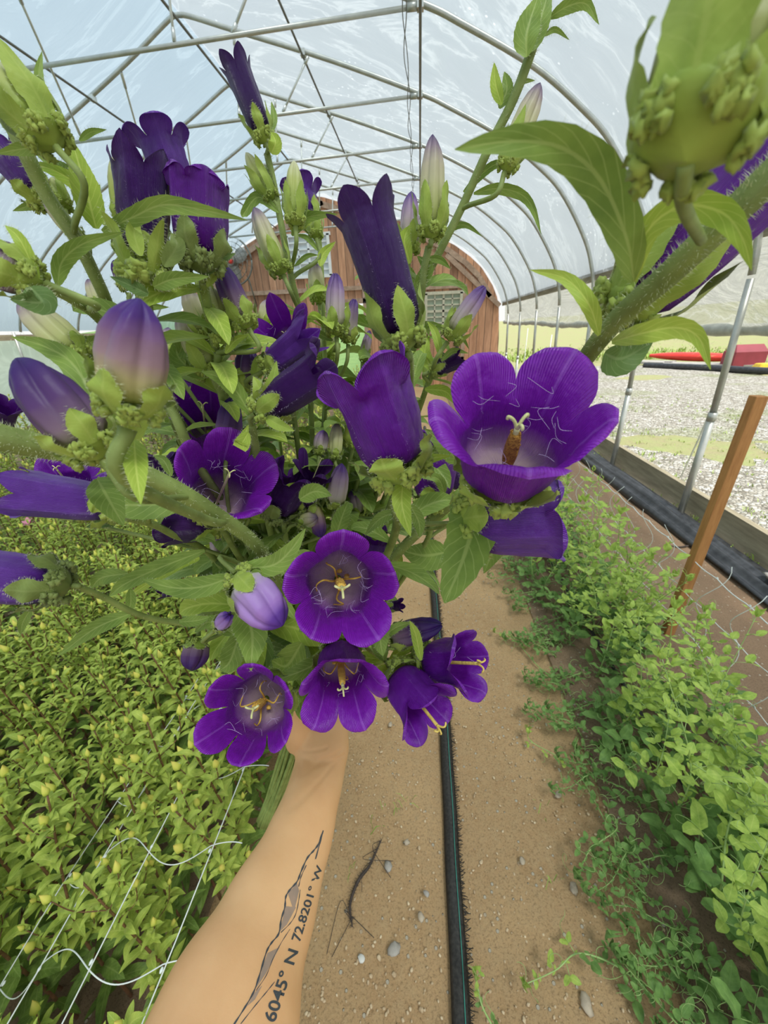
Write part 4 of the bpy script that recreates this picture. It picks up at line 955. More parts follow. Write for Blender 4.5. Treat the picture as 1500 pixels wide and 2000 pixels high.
class Stem:
    def __init__(s, label, pix, r0, r1=None, matn='stem', hairs=0, grip=True, group=None):
        pts = [P(*q) for q in pix]; s.pix = pix
        g = GRIP+Vector((rnd(-.008, .008), rnd(-.008, .008), rnd(-.004, .004)))
        s.path = cat(pts+([g, TAIL+Vector((rnd(-.012, .012), rnd(-.012, .012), 0))] if grip else []), 10)
        n = len(s.path); s.rad = [lerp(r0, r1 or r0, min(1, i/(n*.6))) for i in range(n)]
        s.r = empty('campanula_stem', s.path[-1], label, 'flower stem'); s.O = s.path[-1].copy(); s.mb = MB(); s.m = matn
        s.mb.tube(s.path, s.rad, 10, 0, ridge=.06); s.fol = MB()
        if hairs:
            tot = int(hairs)
            for _ in range(tot):
                f = random.random()**1.3*(n-12 if n > 20 else n-2); i = int(f); p = s.path[i].lerp(s.path[i+1], f-i); t = (s.path[i+1]-s.path[i]).normalized(); d = t.orthogonal().normalized(); d = Matrix.Rotation(rnd(0, 6.28), 3, t) @ d
                s.mb.hair(p+d*s.rad[i]*.95, d-t*rnd(-.2, .9), .0021*rnd(.5, 1.3), .00009, 1)
    def join(s, base, A, r=.0014, hairs=30):
        """pedicel from flower base back to the nearest lower point of the stem"""
        best = min(range(len(s.path)), key=lambda i: (s.path[i]-base).length+(0 if i > 3 else .0))
        D0 = (s.path[best]-base).length; j = best
        while j < len(s.path)-1 and (s.path[j]-s.path[best]).length < max(.008, D0*.9): j += 1
        tgt = s.path[j]; D = (tgt-base).length
        if (s.path[0]-base).length < .012: tgt = s.path[0]; D = (tgt-base).length
        q = cat([base-A*.001, base-A*min(.016, D*.4), tgt.lerp(base, .25)-A*D*.08, tgt], 5); s.mb.tube(q, [r*1.15]+[r]*(len(q)-1), 8, 0)
        for _ in range(hairs):
            i = random.randrange(len(q)-1); t = (q[i+1]-q[i]).normalized(); d = Matrix.Rotation(rnd(0, 6.28), 3, t) @ t.orthogonal().normalized(); s.mb.hair(q[i].lerp(q[i+1], rnd(0, 1))+d*r, d, .0015*rnd(.6, 1.2), .00005, 1)
    def flower(s, b, m, wb, wt, mt='petal', cal=True, calm='calyx', pist='style', ped=True, label=None, sl=.42, hair=0, pm=None, sepspread=.12, chairs=4, edge=60, kp=.055, **kw):
        """b, m: (u, v, depth) of base and mouth centre; wb, wt: body and lobe-tip width in px"""
        B, Mo = P(*b), P(*m); dm = (b[2]+m[2])/2; Rb = wb*.5*dm/F; Rt = wt*.5*m[2]/F
        mb = MB(); X, Y, A, L = bell(mb, B, Mo, Rb, Rt, **kw)
        if edge:
            for _ in range(edge):
                rn = kw.get('n', 5); k = random.randrange(rn); a = kw.get('rot', 0)+2*PI*k/rn+rnd(-.04, .04); zz = rnd(.1, .62); rad = X*math.cos(a)+Y*math.sin(a); mb.hair(B+rad*Rb*1.05+A*L*zz, rad+A*rnd(-.6, .2), .0012*rnd(.6, 1.3), .00004, 1)
        f = mb.build('flower', [M[mt], M['hair_pale']], s.r, origin=s.O)
        if label: f['label'] = label
        if cal:
            c = MB(); calyx(c, B, A, Rb, L, sl=sl, hairs=chairs, rot=kw.get('rot', 0), spread=sepspread); c.build('calyx', [M[calm], M['hair']], f, origin=s.O)
        if pist:
            p = MB()
            if pist == 'pollen': pistil(p, B+A*L*.02, A, L*(pm or .62), Rb*.085, 3, True)
            elif pist == 'stamen': pistil(p, B+A*L*.02, A, L*(pm or .5), Rb*.09, 3, True); stamens(p, B, A, Rb, L)
            else: pistil(p, B+A*L*.02, A, L*(pm or .62), Rb*kp, 3, False)
            p.build('pistil', [M['style'] if kp < .08 else M['yellow_style'], M['pollen'] if pist == 'pollen' else M['anther'], M['anther']], f, origin=s.O)
        if hair: h = MB(); throat_hairs(h, B, A, Rb, L, hair); h.build('throat_hairs', M['hair_pale'], f, origin=s.O)
        if ped: s.join(B-A*Rb*.6, A)
        return f
    def bud(s, b, t, wb, mt='bud_mauve', calm='calyx', sl=.42, ped=True, label=None, wide=1.0, cw=1.0, spread=.10, hairs=4, **kw):
        B, T = P(*b), P(*t); Rb = wb*.5*(b[2]+t[2])*.5/F; mb = MB(); budmesh(mb, B, T, Rb, rot=rnd(0, 6), **kw)
        f = mb.build('bud', [M[mt]], s.r, origin=s.O); A = (T-B).normalized(); c = MB(); calyx(c, B, A, Rb*cw, (T-B).length, sl=sl, hairs=hairs, wide=wide, spread=spread, rot=rnd(0, 6)); c.build('calyx', [M[calm], M['hair']], f, origin=s.O)
        if label: f['label'] = label
        if ped: s.join(B-A*Rb*.6*cw, A)
        return f
    def leaf(s, pix, w, mt='leaf', roll=0, label=None, hairs=2, serr=.10, fold=.25, nv=22, face=None, **kw):
        """pix: base to tip; w px wide at the middle"""
        pts = [P(*q) for q in pix]; mid = pix[len(pix)//2]; mb = MB()
        nrm = face or (EYE-pts[len(pts)//2]).normalized()
        add_leaf(mb, pts, w*mid[2]/F*1.08, nrm, nv=nv, nu=5, roll=roll, fold=fold, serr=serr, wave=kw.pop('wave', .12), hairs=hairs, hl=.0013, **kw)
        f = mb.build('leaf', [M[mt], M['hair']], s.r, origin=s.O)
        if label: f['label'] = label
        return f
    def foliage(s, a, b_, n, l0=.045, l1=.03, wr=.32, lift=.35):
        m_ = len(s.path)-1
        for k in range(n):
            u = lerp(a, b_, k/max(1, n-1)); i = min(int(u*m_), m_-1); p = s.path[i]
            if (p-GRIP).dot(BD) < .055: continue
            k = k; t = (s.path[i]-s.path[i+1]).normalized()
            d = Matrix.Rotation(k*2.4+rnd(-.4, .4), 3, t) @ t.orthogonal().normalized(); L_ = lerp(l0, l1, 1-u)*rnd(.7, 1.2)
            e = (d+t*lift).normalized(); nrm = (t-d*.2).normalized()
            add_leaf(s.fol, [p, p+e*L_*.5, p+e*L_*.85-Z*L_*.12, p+e*L_-Z*L_*.25], L_*wr, nrm, nv=9, nu=3, roll=rnd(-.5, .5), serr=.1, fold=.3, wave=.15)
    def done(s, fm='leaf'):
        s.mb.build('stem', [M[s.m], M['hair']], s.r, origin=s.O)
        if s.fol.v: s.fol.build('foliage', [M[fm], M['hair']], s.r, origin=s.O)

# --- S1: thick hairy stem coming in from the left edge
s = Stem('thick hairy stem crossing from the left edge, carrying the big mauve bud in front', [(-150, 800, .125), (0, 853, .135), (130, 880, .15), (240, 907, .16), (400, 990, .185), (520, 1092, .24), (570, 1230, .34)], .0050, .0036, hairs=2600)
s.bud((255, 785, .108), (272, 583, .100), 118, 'bud_mauve', cw=1.12, sl=.30, wide=1.1, label='large mauve and yellow green bud', ped=False, pleat=.42)
s.join(P(250, 830, .11), (P(272, 583, .10)-P(255, 785, .108)).normalized(), .0022, 120)
s.bud((175, 868, .125), (32, 700, .118), 104, 'bud_dark', cw=1.1, sl=.25, label='dark purple bud leaning left', pleat=.42)
s.leaf([(262, 860, .118), (266, 915, .112), (275, 985, .108)], 44, 'leaf_lime', fold=.35)
s.leaf([(190, 935, .165), (212, 975, .16), (242, 1027, .16)], 58, 'leaf')
s.leaf([(372, 975, .215), (300, 985, .205), (235, 985, .20), (172, 972, .2)], 62, 'leaf', roll=.2)
s.leaf([(240, 905, .17), (205, 830, .145), (150, 720, .14), (90, 678, .14), (22, 658, .14)], 50, 'leaf')
s.leaf([(250, 905, .17), (300, 940, .18), (330, 955, .19)], 40, 'leaf')
s.leaf([(200, 900, .165), (255, 850, .15), (310, 760, .14)], 40, 'calyx')
s.leaf([(130, 690, .19), (170, 672, .19), (210, 655, .19)], 30, 'leaf')
s.done()
# --- S2: thick stem rising to the upper right corner
s = Stem('thick hairy stem rising to the upper right corner under the blurred giant bud', [(1560, 290, .090), (1420, 425, .100), (1310, 530, .115), (1190, 640, .148), (1100, 760, .20), (1000, 890, .235), (890, 975, .25), (765, 1095, .30), (680, 1230, .36)], .0038, .0036, hairs=2800)
s.bud((1362, 240, .062), (1500, -200, .062), 235, 'bud_cream', cw=1.1, sl=.62, wide=1.25, label='very large pale green bud close to the camera', ped=False, hairs=0, pleat=.2)
s.mb.tube(cat([P(1340, 320, .063), P(1335, 400, .072), P(1370, 470, .10)], 5), .0013, 8)
s.flower((1235, 590, .150), (1580, 230, .12), 172, 210, 'petal', pist=None, prof=SLIM, pointed=True, tf=.75, calm='calyx', sl=.45, rot=.3, ped=False, label='purple bell lying behind the thick stem')
s.leaf([(1238, 550, .112), (1225, 470, .103), (1175, 355, .093), (1100, 290, .088), (1000, 276, .085), (888, 292, .085)], 78, 'leaf', roll=.15, hairs=1, sharp=.65)
s.leaf([(1238, 550, .112), (1262, 455, .102), (1330, 403, .096), (1410, 415, .093), (1450, 465, .09), (1468, 528, .09)], 56, 'leaf_lime', roll=.3, hairs=1)
s.leaf([(1170, 655, .142), (1150, 595, .13), (1105, 545, .132), (1035, 527, .134)], 30, 'leaf_lime', roll=.25)
s.leaf([(1195, 668, .138), (1250, 652, .118), (1320, 640, .115), (1365, 660, .114), (1388, 722, .114)], 42, 'leaf_lime', roll=.2)
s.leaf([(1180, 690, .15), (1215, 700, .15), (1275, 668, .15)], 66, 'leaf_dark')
s.leaf([(912, 945, .205), (925, 1010, .195), (905, 1090, .187), (868, 1178, .182)], 100, 'leaf', fold=.12, serr=.13, label='broad toothed leaf hanging in front', sharp=.55, teeth=14, hairs=3)
s.leaf([(895, 905, .205), (870, 870, .20), (830, 838, .2)], 40, 'leaf')
s.leaf([(895, 905, .21), (868, 880, .205), (815, 900, .2), (785, 950, .2)], 26, 'leaf')
s.leaf([(868, 965, .235), (855, 935, .23), (815, 930, .23)], 20, 'leaf')
s.leaf([(875, 1078, .31), (830, 1085, .305), (783, 1075, .3)], 62, 'leaf')
s.leaf([(1010, 1010, .24), (965, 1075, .235), (945, 1120, .23)], 40, 'leaf')
s.flower((985, 928, .168), (1030, 764, .129), 196, 372, 'petal_bright', pist='pollen', pm=.60, n=5, tf=.50, rot=2.05, rec=.10, curl=.30, hair=26, nc=12, calm='calyx', sl=.25, label='largest fully open violet bell flower', wob=.045, keel=.05, edge=90)
s.flower((925, 1020, .205), (1112, 1012, .19), 134, 172, 'petal_lilac', pist=None, tf=.74, rot=1.2, rec=.10, curl=.25, sl=.2, label='violet blue bell pointing right', nc=9)
s.done()
# --- S3: tall slim stem leaning right towards the roof
s = Stem('tall slim green stem leaning right up to the top edge', [(1085, -60, .20), (1048, 70, .205), (1005, 190, .215), (955, 290, .225), (905, 400, .24), (860, 490, .25), (812, 590, .27), (770, 740, .30), (740, 900, .34), (680, 1150, .40)], .0026, .0024, hairs=900)
s.bud((993, 318, .215), (1055, 162, .208), 42, 'bud_cream', sl=.50, wide=1.0, cw=1.15, label='pale bud with a dark tip')
s.leaf([(1028, 112, .2), (1030, 60, .198), (1052, -10, .196)], 50, 'leaf', fold=.4); s.leaf([(1030, 105, .203), (1055, 40, .2), (1075, -30, .2)], 40, 'leaf')
s.leaf([(1062, 70, .205), (1085, 58, .205), (1112, 78, .205)], 9, 'leaf'); s.leaf([(1072, 35, .205), (1110, 12, .2), (1145, 8, .2), (1170, 48, .2)], 22, 'leaf')
s.leaf([(980, 205, .215), (968, 165, .213), (965, 122, .21)], 22, 'leaf_lime'); s.leaf([(1000, 180, .215), (1020, 160, .215), (1045, 157, .215)], 10, 'leaf')
s.leaf([(975, 212, .218), (990, 175, .218), (985, 140, .218)], 26, 'leaf')
s.leaf([(925, 378, .235), (970, 368, .232), (1015, 378, .23), (1040, 405, .228), (1057, 458, .226)], 20, 'leaf', roll=.3); s.leaf([(855, 478, .25), (880, 447, .25), (910, 440, .25), (942, 462, .25)], 13, 'leaf')
s.leaf([(835, 505, .25), (860, 508, .25), (880, 525, .25)], 14, 'leaf'); s.leaf([(905, 375, .24), (960, 325, .235), (1000, 318, .235)], 16, 'leaf')
s.leaf([(812, 580, .27), (800, 540, .265), (790, 510, .26)], 26, 'leaf'); s.foliage(.52, .8, 9, .05, .035); s.done()
# --- bud pair beside it
s = Stem('short stem with a tall cream bud tipped purple, centre right', [(838, 482, .235), (828, 530, .24), (822, 590, .25), (800, 720, .29), (740, 950, .35), (660, 1180, .40)], .0022, .0022, hairs=300)
s.bud((842, 445, .225), (845, 263, .215), 46, 'bud_cream', sl=.38, cw=1.35, label='tall cream bud with purple tip'); s.bud((800, 480, .25), (803, 374, .245), 36, 'bud_pink', sl=.35, cw=1.3)
s.leaf([(800, 515, .24), (790, 470, .235), (800, 440, .235)], 26, 'leaf_lime'); s.leaf([(812, 555, .245), (835, 525, .24), (815, 500, .24)], 26, 'leaf')
s.foliage(.25, .8, 10); s.done()
# --- F2
s = Stem('stem with the tallest dark violet pointed bell in the centre', [(795, 690, .19), (800, 740, .21), (790, 900, .27), (700, 1150, .38)], .0024, .0024, hairs=250)
s.flower((787, 655, .178), (706, 386, .165), 100, 148, 'petal_dark', pist=None, prof=SLIM, pointed=True, tf=.84, keel=.03, rot=.5, rec=0, curl=.05, sl=.32, calm='calyx', sepspread=.1, label='tall dark violet bell with pointed lobes', ridge=.03, nc=9, edge=160, narrow=1.0)
s.foliage(.25, .8, 9); s.done()
# --- F3
s = Stem('stem with the nodding shiny violet bell left of the largest flower', [(785, 945, .19), (775, 990, .2), (765, 1060, .25), (700, 1200, .37)], .0026, .0026, hairs=300)
s.flower((778, 908, .178), (700, 695, .163), 140, 186, 'petal', pist=None, tf=.66, rot=.1, rec=.04, curl=.45, sl=.18, label='shiny violet bell seen from outside', nc=10, edge=140, wob=.07)
s.leaf([(788, 938, .18), (785, 985, .172), (802, 1048, .168)], 40, 'leaf_lime', fold=.3); s.leaf([(790, 935, .18), (830, 900, .178), (880, 890, .178)], 24, 'leaf_lime'); s.leaf([(770, 930, .185), (735, 905, .185), (728, 890, .18)], 26, 'calyx_dark')
s.leaf([(800, 985, .2), (818, 1020, .2), (820, 1050, .2)], 26, 'leaf'); s.leaf([(770, 1000, .22), (740, 1015, .22), (713, 1045, .22)], 24, 'leaf')
s.foliage(.35, .8, 9); s.done()
# --- F26 piece behind
s = Stem('stem with a violet bell half hidden between the two large bells', [(850, 990, .27), (820, 1080, .31), (700, 1250, .4)], .002, .002, hairs=80)
s.flower((843, 975, .26), (858, 830, .25), 82, 100, 'petal', pist=None, tf=.7, sl=.2); s.flower((895, 955, .29), (880, 900, .285), 30, 50, 'petal_dark', pist=None, pointed=True, cal=False); s.foliage(.1, .8, 9); s.done()
# --- F24 + B6 right of centre
s = Stem('stem with a pinkish half open bud reaching towards the barn window', [(868, 690, .26), (840, 740, .27), (800, 850, .31), (700, 1100, .39)], .0020, .002, hairs=160)
s.bud((886, 650, .24), (946, 560, .23), 36, 'bud_pink', sl=.42, cw=1.5, pleat=.5, label='pinkish purple half open bud', openness=.1); s.flower((850, 722, .26), (912, 692, .255), 34, 44, 'petal_dark', pist=None, pointed=True, prof=SLIM, tf=.6, sl=.3)
s.leaf([(862, 700, .25), (850, 650, .25), (835, 628, .25)], 16, 'leaf_lime'); s.leaf([(862, 705, .25), (885, 685, .25), (915, 690, .25)], 12, 'leaf'); s.leaf([(845, 725, .26), (830, 690, .26), (838, 655, .26)], 24, 'leaf_lime')
s.leaf([(830, 760, .27), (870, 765, .27), (890, 790, .27)], 22, 'leaf_lime'); s.foliage(.1, .8, 14); s.done('leaf_lime')
# --- S5 centre slim stem
s = Stem('slim green stem topped by the highest dark violet bell', [(522, 300, .245), (535, 360, .25), (550, 440, .255), (570, 545, .265), (590, 640, .285), (610, 850, .33), (610, 1100, .39)], .0021, .0022, hairs=500)
s.flower((513, 262, .235), (455, 112, .225), 48, 66, 'petal_dark', pist=None, prof=SLIM, pointed=True, tf=.84, keel=.03, rot=.4, rec=0, curl=.1, sl=.30, calm='calyx', label='highest narrow dark violet bell', ridge=.05)
s.leaf([(526, 262, .235), (535, 230, .235), (530, 198, .235)], 14, 'leaf'); s.leaf([(530, 300, .235), (538, 278, .232), (530, 258, .232)], 26, 'leaf_lime')
s.bud((528, 380, .25), (480, 298, .245), 28, 'bud_green', sl=.62, cw=1.3, wide=1.3); s.bud((577, 425, .24), (574, 314, .235), 34, 'bud_green', sl=.55, cw=1.3, wide=1.1); s.bud((546, 520, .245), (496, 405, .24), 38, 'bud_cream', sl=.42, cw=1.35, label='cream bud leaning left')
s.leaf([(545, 415, .25), (505, 385, .25), (478, 415, .25), (473, 425, .25)], 20, 'leaf'); s.leaf([(570, 460, .25), (600, 425, .248), (660, 418, .245)], 20, 'leaf'); s.leaf([(575, 520, .26), (600, 500, .26), (622, 498, .26)], 9, 'leaf'); s.leaf([(568, 450, .25), (600, 425, .25), (612, 412, .25)], 24, 'leaf_lime')
s.leaf([(625, 520, .27), (632, 495, .27), (655, 472, .27)], 18, 'leaf_lime'); s.leaf([(622, 490, .27), (600, 465, .27), (575, 458, .27)], 10, 'leaf'); s.bud((617, 455, .27), (612, 415, .27), 26, 'bud_green', sl=.9, cw=1.2)
s.foliage(.45, .8, 14); s.done('leaf_lime')
s = Stem('stem with a violet bell hiding behind the green bud below the roof struts', [(622, 450, .29), (628, 520, .3), (632, 640, .31), (635, 800, .34), (620, 1100, .40)], .0017, .002, hairs=80)
s.flower((606, 432, .29), (585, 350, .285), 44, 82, 'petal_lilac', pist=None, tf=.62, rec=.15, curl=.4); s.bud((622, 580, .29), (614, 512, .285), 30, 'bud_cream', sl=.35, cw=1.25); s.bud((657, 640, .265), (655, 535, .26), 36, 'bud_pink', sl=.35, cw=1.4, openness=.12, label='pale purple bud with split tip'); s.bud((682, 660, .28), (692, 585, .275), 26, 'bud_pink', sl=.25, cw=1.3, openness=.15)
s.bud((710, 700, .3), (722, 645, .3), 18, 'bud_pink', sl=.4); s.leaf([(640, 640, .27), (615, 615, .265), (600, 625, .265)], 14, 'leaf_lime'); s.leaf([(650, 665, .27), (620, 650, .27), (600, 640, .27)], 14, 'leaf'); s.foliage(.3, .8, 16, .055, .04); s.done('leaf_lime')
# --- F12 star flower, F23, F22
s = Stem('stem carrying the star shaped open flower left of centre', [(560, 700, .27), (570, 780, .29), (590, 950, .34), (600, 1150, .4)], .0022, .0022, hairs=120)
s.flower((572, 680, .27), (543, 628, .235), 66, 128, 'petal_bright', pist='style', pm=.55, tf=.5, pointed=True, rot=.6, rec=.02, curl=.12, sl=.3, hair=4, label='open star shaped violet flower', nc=9, narrow=.95)
s.flower((530, 712, .235), (618, 640, .225), 58, 84, 'petal_lilac', pist=None, prof=SLIM, pointed=True, tf=.66, rot=.2, rec=0, curl=.25, sl=.2, label='dark bell with paler stripes below the star flower', ridge=.12)
s.bud((488, 755, .25), (482, 675, .245), 44, 'bud_dark', sl=.3, cw=1.05, pleat=.6, openness=.15); s.leaf([(500, 750, .24), (505, 710, .235), (520, 690, .235)], 24, 'calyx'); s.foliage(.1, .8, 14); s.done()
s = Stem('stem with the curved dark violet bell in the middle of the bouquet', [(490, 830, .225), (500, 880, .24), (520, 1000, .28), (560, 1180, .38)], .0028, .0026, hairs=200)
s.flower((518, 796, .215), (655, 705, .205), 76, 118, 'petal_dark', pist=None, tf=.74, rot=.2, rec=.1, curl=.3, sl=.28, label='curved dark violet bell with pale hairs along its ribs', calm='calyx', edge=220, chairs=8, narrow=.8)
s.leaf([(490, 812, .22), (462, 765, .215), (430, 738, .215), (393, 726, .215)], 32, 'leaf'); s.leaf([(505, 790, .21), (505, 760, .205), (495, 735, .205)], 24, 'calyx'); s.leaf([(510, 785, .21), (530, 755, .205), (540, 705, .205)], 28, 'calyx')
s.leaf([(520, 815, .21), (545, 830, .205), (575, 842, .205)], 24, 'calyx'); s.leaf([(485, 845, .22), (470, 870, .22), (485, 830, .22)], 30, 'leaf_lime'); s.foliage(.38, .7, 9); s.done('leaf_lime')
# --- upper left stem
s = Stem('thick stem rising through the upper left corner', [(-40, 80, .155), (0, 190, .16), (45, 290, .165), (90, 380, .175), (150, 470, .185), (195, 560, .20), (235, 645, .22), (330, 790, .215), (385, 905, .235), (500, 1100, .33)], .0034, .0028, hairs=1300)
s.bud((85, 255, .15), (-10, 130, .145), 90, 'bud_green', sl=.85, cw=1.1, wide=1.35, label='large leafy green bud at the top left'); s.leaf([(108, 270, .155), (90, 215, .15), (76, 150, .15), (82, 100, .15)], 20, 'leaf'); s.leaf([(100, 285, .155), (50, 290, .155), (-10, 300, .155)], 24, 'leaf')
s.flower((82, 382, .19), (-10, 268, .18), 68, 84, 'petal_lilac', pist=None, prof=SLIM, tf=.72, pointed=True, sl=.2); s.bud((152, 462, .19), (85, 385, .185), 30, 'bud_cream', sl=.1, cw=1.0, label='narrow pale bud pressed to the thick stem')
s.bud((120, 395, .19), (105, 350, .19), 34, 'bud_green', sl=.9, cw=1.2)
s.leaf([(188, 447, .18), (168, 370, .175), (140, 272, .172)], 50, 'leaf_lime', fold=.5, nv=24); s.leaf([(192, 440, .18), (160, 372, .178), (110, 335, .175), (48, 316, .175)], 28, 'leaf_lime'); s.leaf([(160, 350, .18), (120, 330, .18), (72, 303, .18)], 26, 'leaf')
s.leaf([(155, 275, .18), (178, 258, .18), (208, 253, .18)], 12, 'leaf'); s.leaf([(90, 405, .19), (60, 402, .19), (25, 412, .19)], 16, 'leaf')
s.leaf([(112, 558, .16), (122, 510, .157), (165, 475, .155), (243, 453, .155)], 32, 'leaf', roll=.2); s.leaf([(200, 452, .165), (260, 424, .16), (320, 400, .158), (400, 411, .158), (483, 430, .158)], 33, 'leaf', roll=.15, nv=26, label='long arching leaf across the upper left bells')
s.leaf([(205, 440, .19), (185, 400, .19), (195, 360, .19)], 24, 'leaf_lime'); s.leaf([(220, 630, .22), (260, 600, .225), (330, 600, .23)], 26, 'leaf')
s.done('leaf_lime')
s = Stem('stem from the left edge with a blurred bumpy calyx', [(105, 565, .155), (150, 590, .165), (200, 630, .19), (290, 740, .24), (420, 950, .31)], .0020, .0022, hairs=300)
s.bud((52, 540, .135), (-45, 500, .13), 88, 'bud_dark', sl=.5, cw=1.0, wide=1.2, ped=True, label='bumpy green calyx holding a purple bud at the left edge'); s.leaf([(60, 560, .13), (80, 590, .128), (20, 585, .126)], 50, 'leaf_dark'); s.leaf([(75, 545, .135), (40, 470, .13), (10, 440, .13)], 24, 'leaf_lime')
s.bud((150, 690, .175), (38, 590, .17), 62, 'bud_cream', sl=.2, cw=1.0, label='brownish cream bud with purple tip on the left'); s.foliage(.55, .9, 6); s.done()
# --- twin bells upper left
s = Stem('stem with the ribbed dark violet bell in the upper left cluster', [(285, 590, .185), (300, 680, .21), (350, 850, .26), (450, 1080, .34)], .0028, .0026, hairs=200)
s.flower((283, 505, .178), (278, 310, .172), 92, 118, 'petal_dark', pist=None, prof=SLIM, pointed=True, tf=.83, keel=.03, rot=.9, rec=-.05, curl=.15, sl=.15, label='ribbed dark violet bell with pointed lobes', ridge=.06, ped=False)
cmb = MB(); calyx(cmb, P(283, 528, .176), P(278, 310, .17)-P(283, 505, .178), 46*.176/F, .03, sl=.55, bumpy=1.7, hairs=8, wide=.8, spread=.3); cmb.build('calyx', [M['calyx'], M['hair']], s.r, origin=s.O)
s.bud((240, 430, .18), (222, 305, .178), 34, 'bud_green', sl=.2, cw=1.0); s.leaf([(275, 500, .165), (262, 455, .163), (270, 425, .163)], 30, 'calyx'); s.leaf([(300, 560, .17), (340, 545, .168), (408, 540, .168)], 30, 'leaf'); s.leaf([(290, 575, .172), (260, 560, .17), (215, 540, .17)], 24, 'leaf_dark'); s.leaf([(320, 520, .17), (345, 480, .17), (335, 455, .17)], 34, 'calyx_dark')
s.foliage(.1, .75, 10); s.done()
s = Stem('stem with the two smooth violet bells in the upper left cluster', [(397, 548, .19), (405, 600, .205), (440, 760, .25), (520, 1050, .34)], .0024, .0024, hairs=160)
s.flower((392, 502, .182), (387, 335, .175), 100, 112, 'petal', pist=None, tf=.76, rot=.35, rec=.10, curl=.35, sl=.30, calm='calyx_dark', label='smooth violet bell standing upright in the upper left', sepspread=.05, nc=9)
s.flower((350, 385, .20), (302, 245, .19), 74, 124, 'petal_lilac', pist=None, tf=.74, rot=.1, rec=.10, curl=.3, sl=.1, label='violet bell with scalloped round lobes against the roof', nc=9, ped=False, narrow=.95)
s.leaf([(395, 540, .185), (420, 510, .183), (460, 495, .183)], 22, 'leaf_dark'); s.leaf([(405, 560, .19), (420, 520, .19), (405, 495, .19)], 20, 'calyx')
s.bud((478, 625, .215), (425, 512, .21), 46, 'bud_dark', sl=.30, cw=1.2, label='slanting dull purple bud in front of the fan'); s.foliage(.1, .75, 14); s.done('leaf_lime')
s = Stem('stem with pale green and cream buds below the round fan', [(425, 690, .225), (430, 760, .24), (470, 900, .28), (550, 1100, .37)], .0022, .0024, hairs=120)
s.bud((435, 655, .22), (405, 555, .215), 44, 'bud_green', sl=.55, cw=1.3, wide=.8); s.bud((400, 650, .23), (362, 562, .225), 40, 'bud_cream', sl=.3, cw=1.1); s.bud((405, 720, .235), (350, 610, .23), 50, 'bud_cream', sl=.35, cw=1.2); s.bud((200, 610, .24), (172, 545, .24), 26, 'bud_cream', sl=.3); s.bud((245, 560, .24), (222, 508, .235), 26, 'bud_dark', sl=.2)
s.leaf([(440, 690, .22), (460, 665, .22), (485, 655, .22)], 16, 'leaf_lime'); s.leaf([(350, 690, .23), (370, 650, .23), (430, 625, .23)], 30, 'leaf'); s.leaf([(400, 740, .23), (350, 700, .23), (345, 660, .23)], 34, 'leaf'); s.foliage(.0, .7, 20, .05, .035); s.done('leaf_lime')
# --- F10 / F11
s = Stem('stem with the open violet flower showing a pale curled stigma', [(420, 1010, .25), (450, 1060, .28), (530, 1200, .37)], .0024, .0024, hairs=150)
s.flower((422, 985, .262), (452, 915, .215), 110, 200, 'petal_bright', pist='style', pm=.86, tf=.52, rot=.45, rec=.06, curl=.3, sl=.2, hair=16, label='open violet flower with pale curled stigma', nc=11)
s.flower((330, 990, .27), (300, 870, .26), 60, 84, 'petal_dark', pist=None, pointed=True, tf=.65, sl=.2, edge=120); s.bud((445, 870, .245), (452, 778, .24), 46, 'bud_dark', sl=.1, cw=1., openness=.1)
s.leaf([(335, 930, .24), (320, 900, .24), (300, 890, .24)], 18, 'leaf'); s.foliage(.36, .7, 9); s.done()
s = Stem('stem with the half hidden violet flower behind the thick left stem', [(410, 900, .29), (430, 980, .3), (520, 1150, .38)], .0022, .0022, hairs=60)
s.flower((405, 875, .30), (395, 785, .255), 96, 136, 'petal', pist='style', pm=.9, tf=.62, rot=.3, rec=.04, curl=.25, sl=.2, hair=3, label='violet flower with short cream stigma', nc=10); s.flower((365, 790, .3), (355, 730, .3), 40, 56, 'petal', pist=None, pointed=True)
s.foliage(.35, .7, 9); s.done()
# --- F25
s = Stem('stem with wilted dark magenta bells in the middle', [(555, 1000, .28), (560, 1060, .3), (590, 1200, .39)], .0022, .0022, hairs=100)
s.flower((540, 1000, .275), (588, 905, .265), 66, 84, 'petal_dark', pist=None, tf=.62, rot=.3, rec=.15, curl=.6, sl=.25, wob=.14, calm='calyx_dark', narrow=.8, label='wilted dark magenta bell'); s.flower((590, 985, .285), (628, 895, .27), 50, 104, 'petal_dark', pist='style', pm=.95, tf=.6, rec=.1, curl=.5, narrow=.55, sl=.2); s.flower((510, 930, .29), (520, 890, .285), 34, 56, 'petal_dark', pist=None, pointed=True, cal=False)
s.leaf([(585, 975, .25), (615, 960, .248), (648, 968, .246)], 36, 'leaf'); s.leaf([(655, 1050, .27), (668, 1010, .268), (680, 980, .268)], 34, 'leaf'); s.bud((655, 985, .28), (668, 905, .275), 36, 'bud_pink', sl=.1, cw=1., pleat=.5, label='white and purple striped bud'); s.bud((625, 880, .29), (632, 840, .29), 28, 'bud_pink', sl=.2); s.bud((655, 890, .29), (658, 825, .29), 26, 'bud_cream', sl=.2)
s.bud((590, 1020, .28), (620, 1010, .275), 30, 'bud_cream'); s.bud((610, 990, .285), (628, 1050, .28), 34, 'bud_mauve', sl=.3); s.foliage(0, .75, 16); s.done()
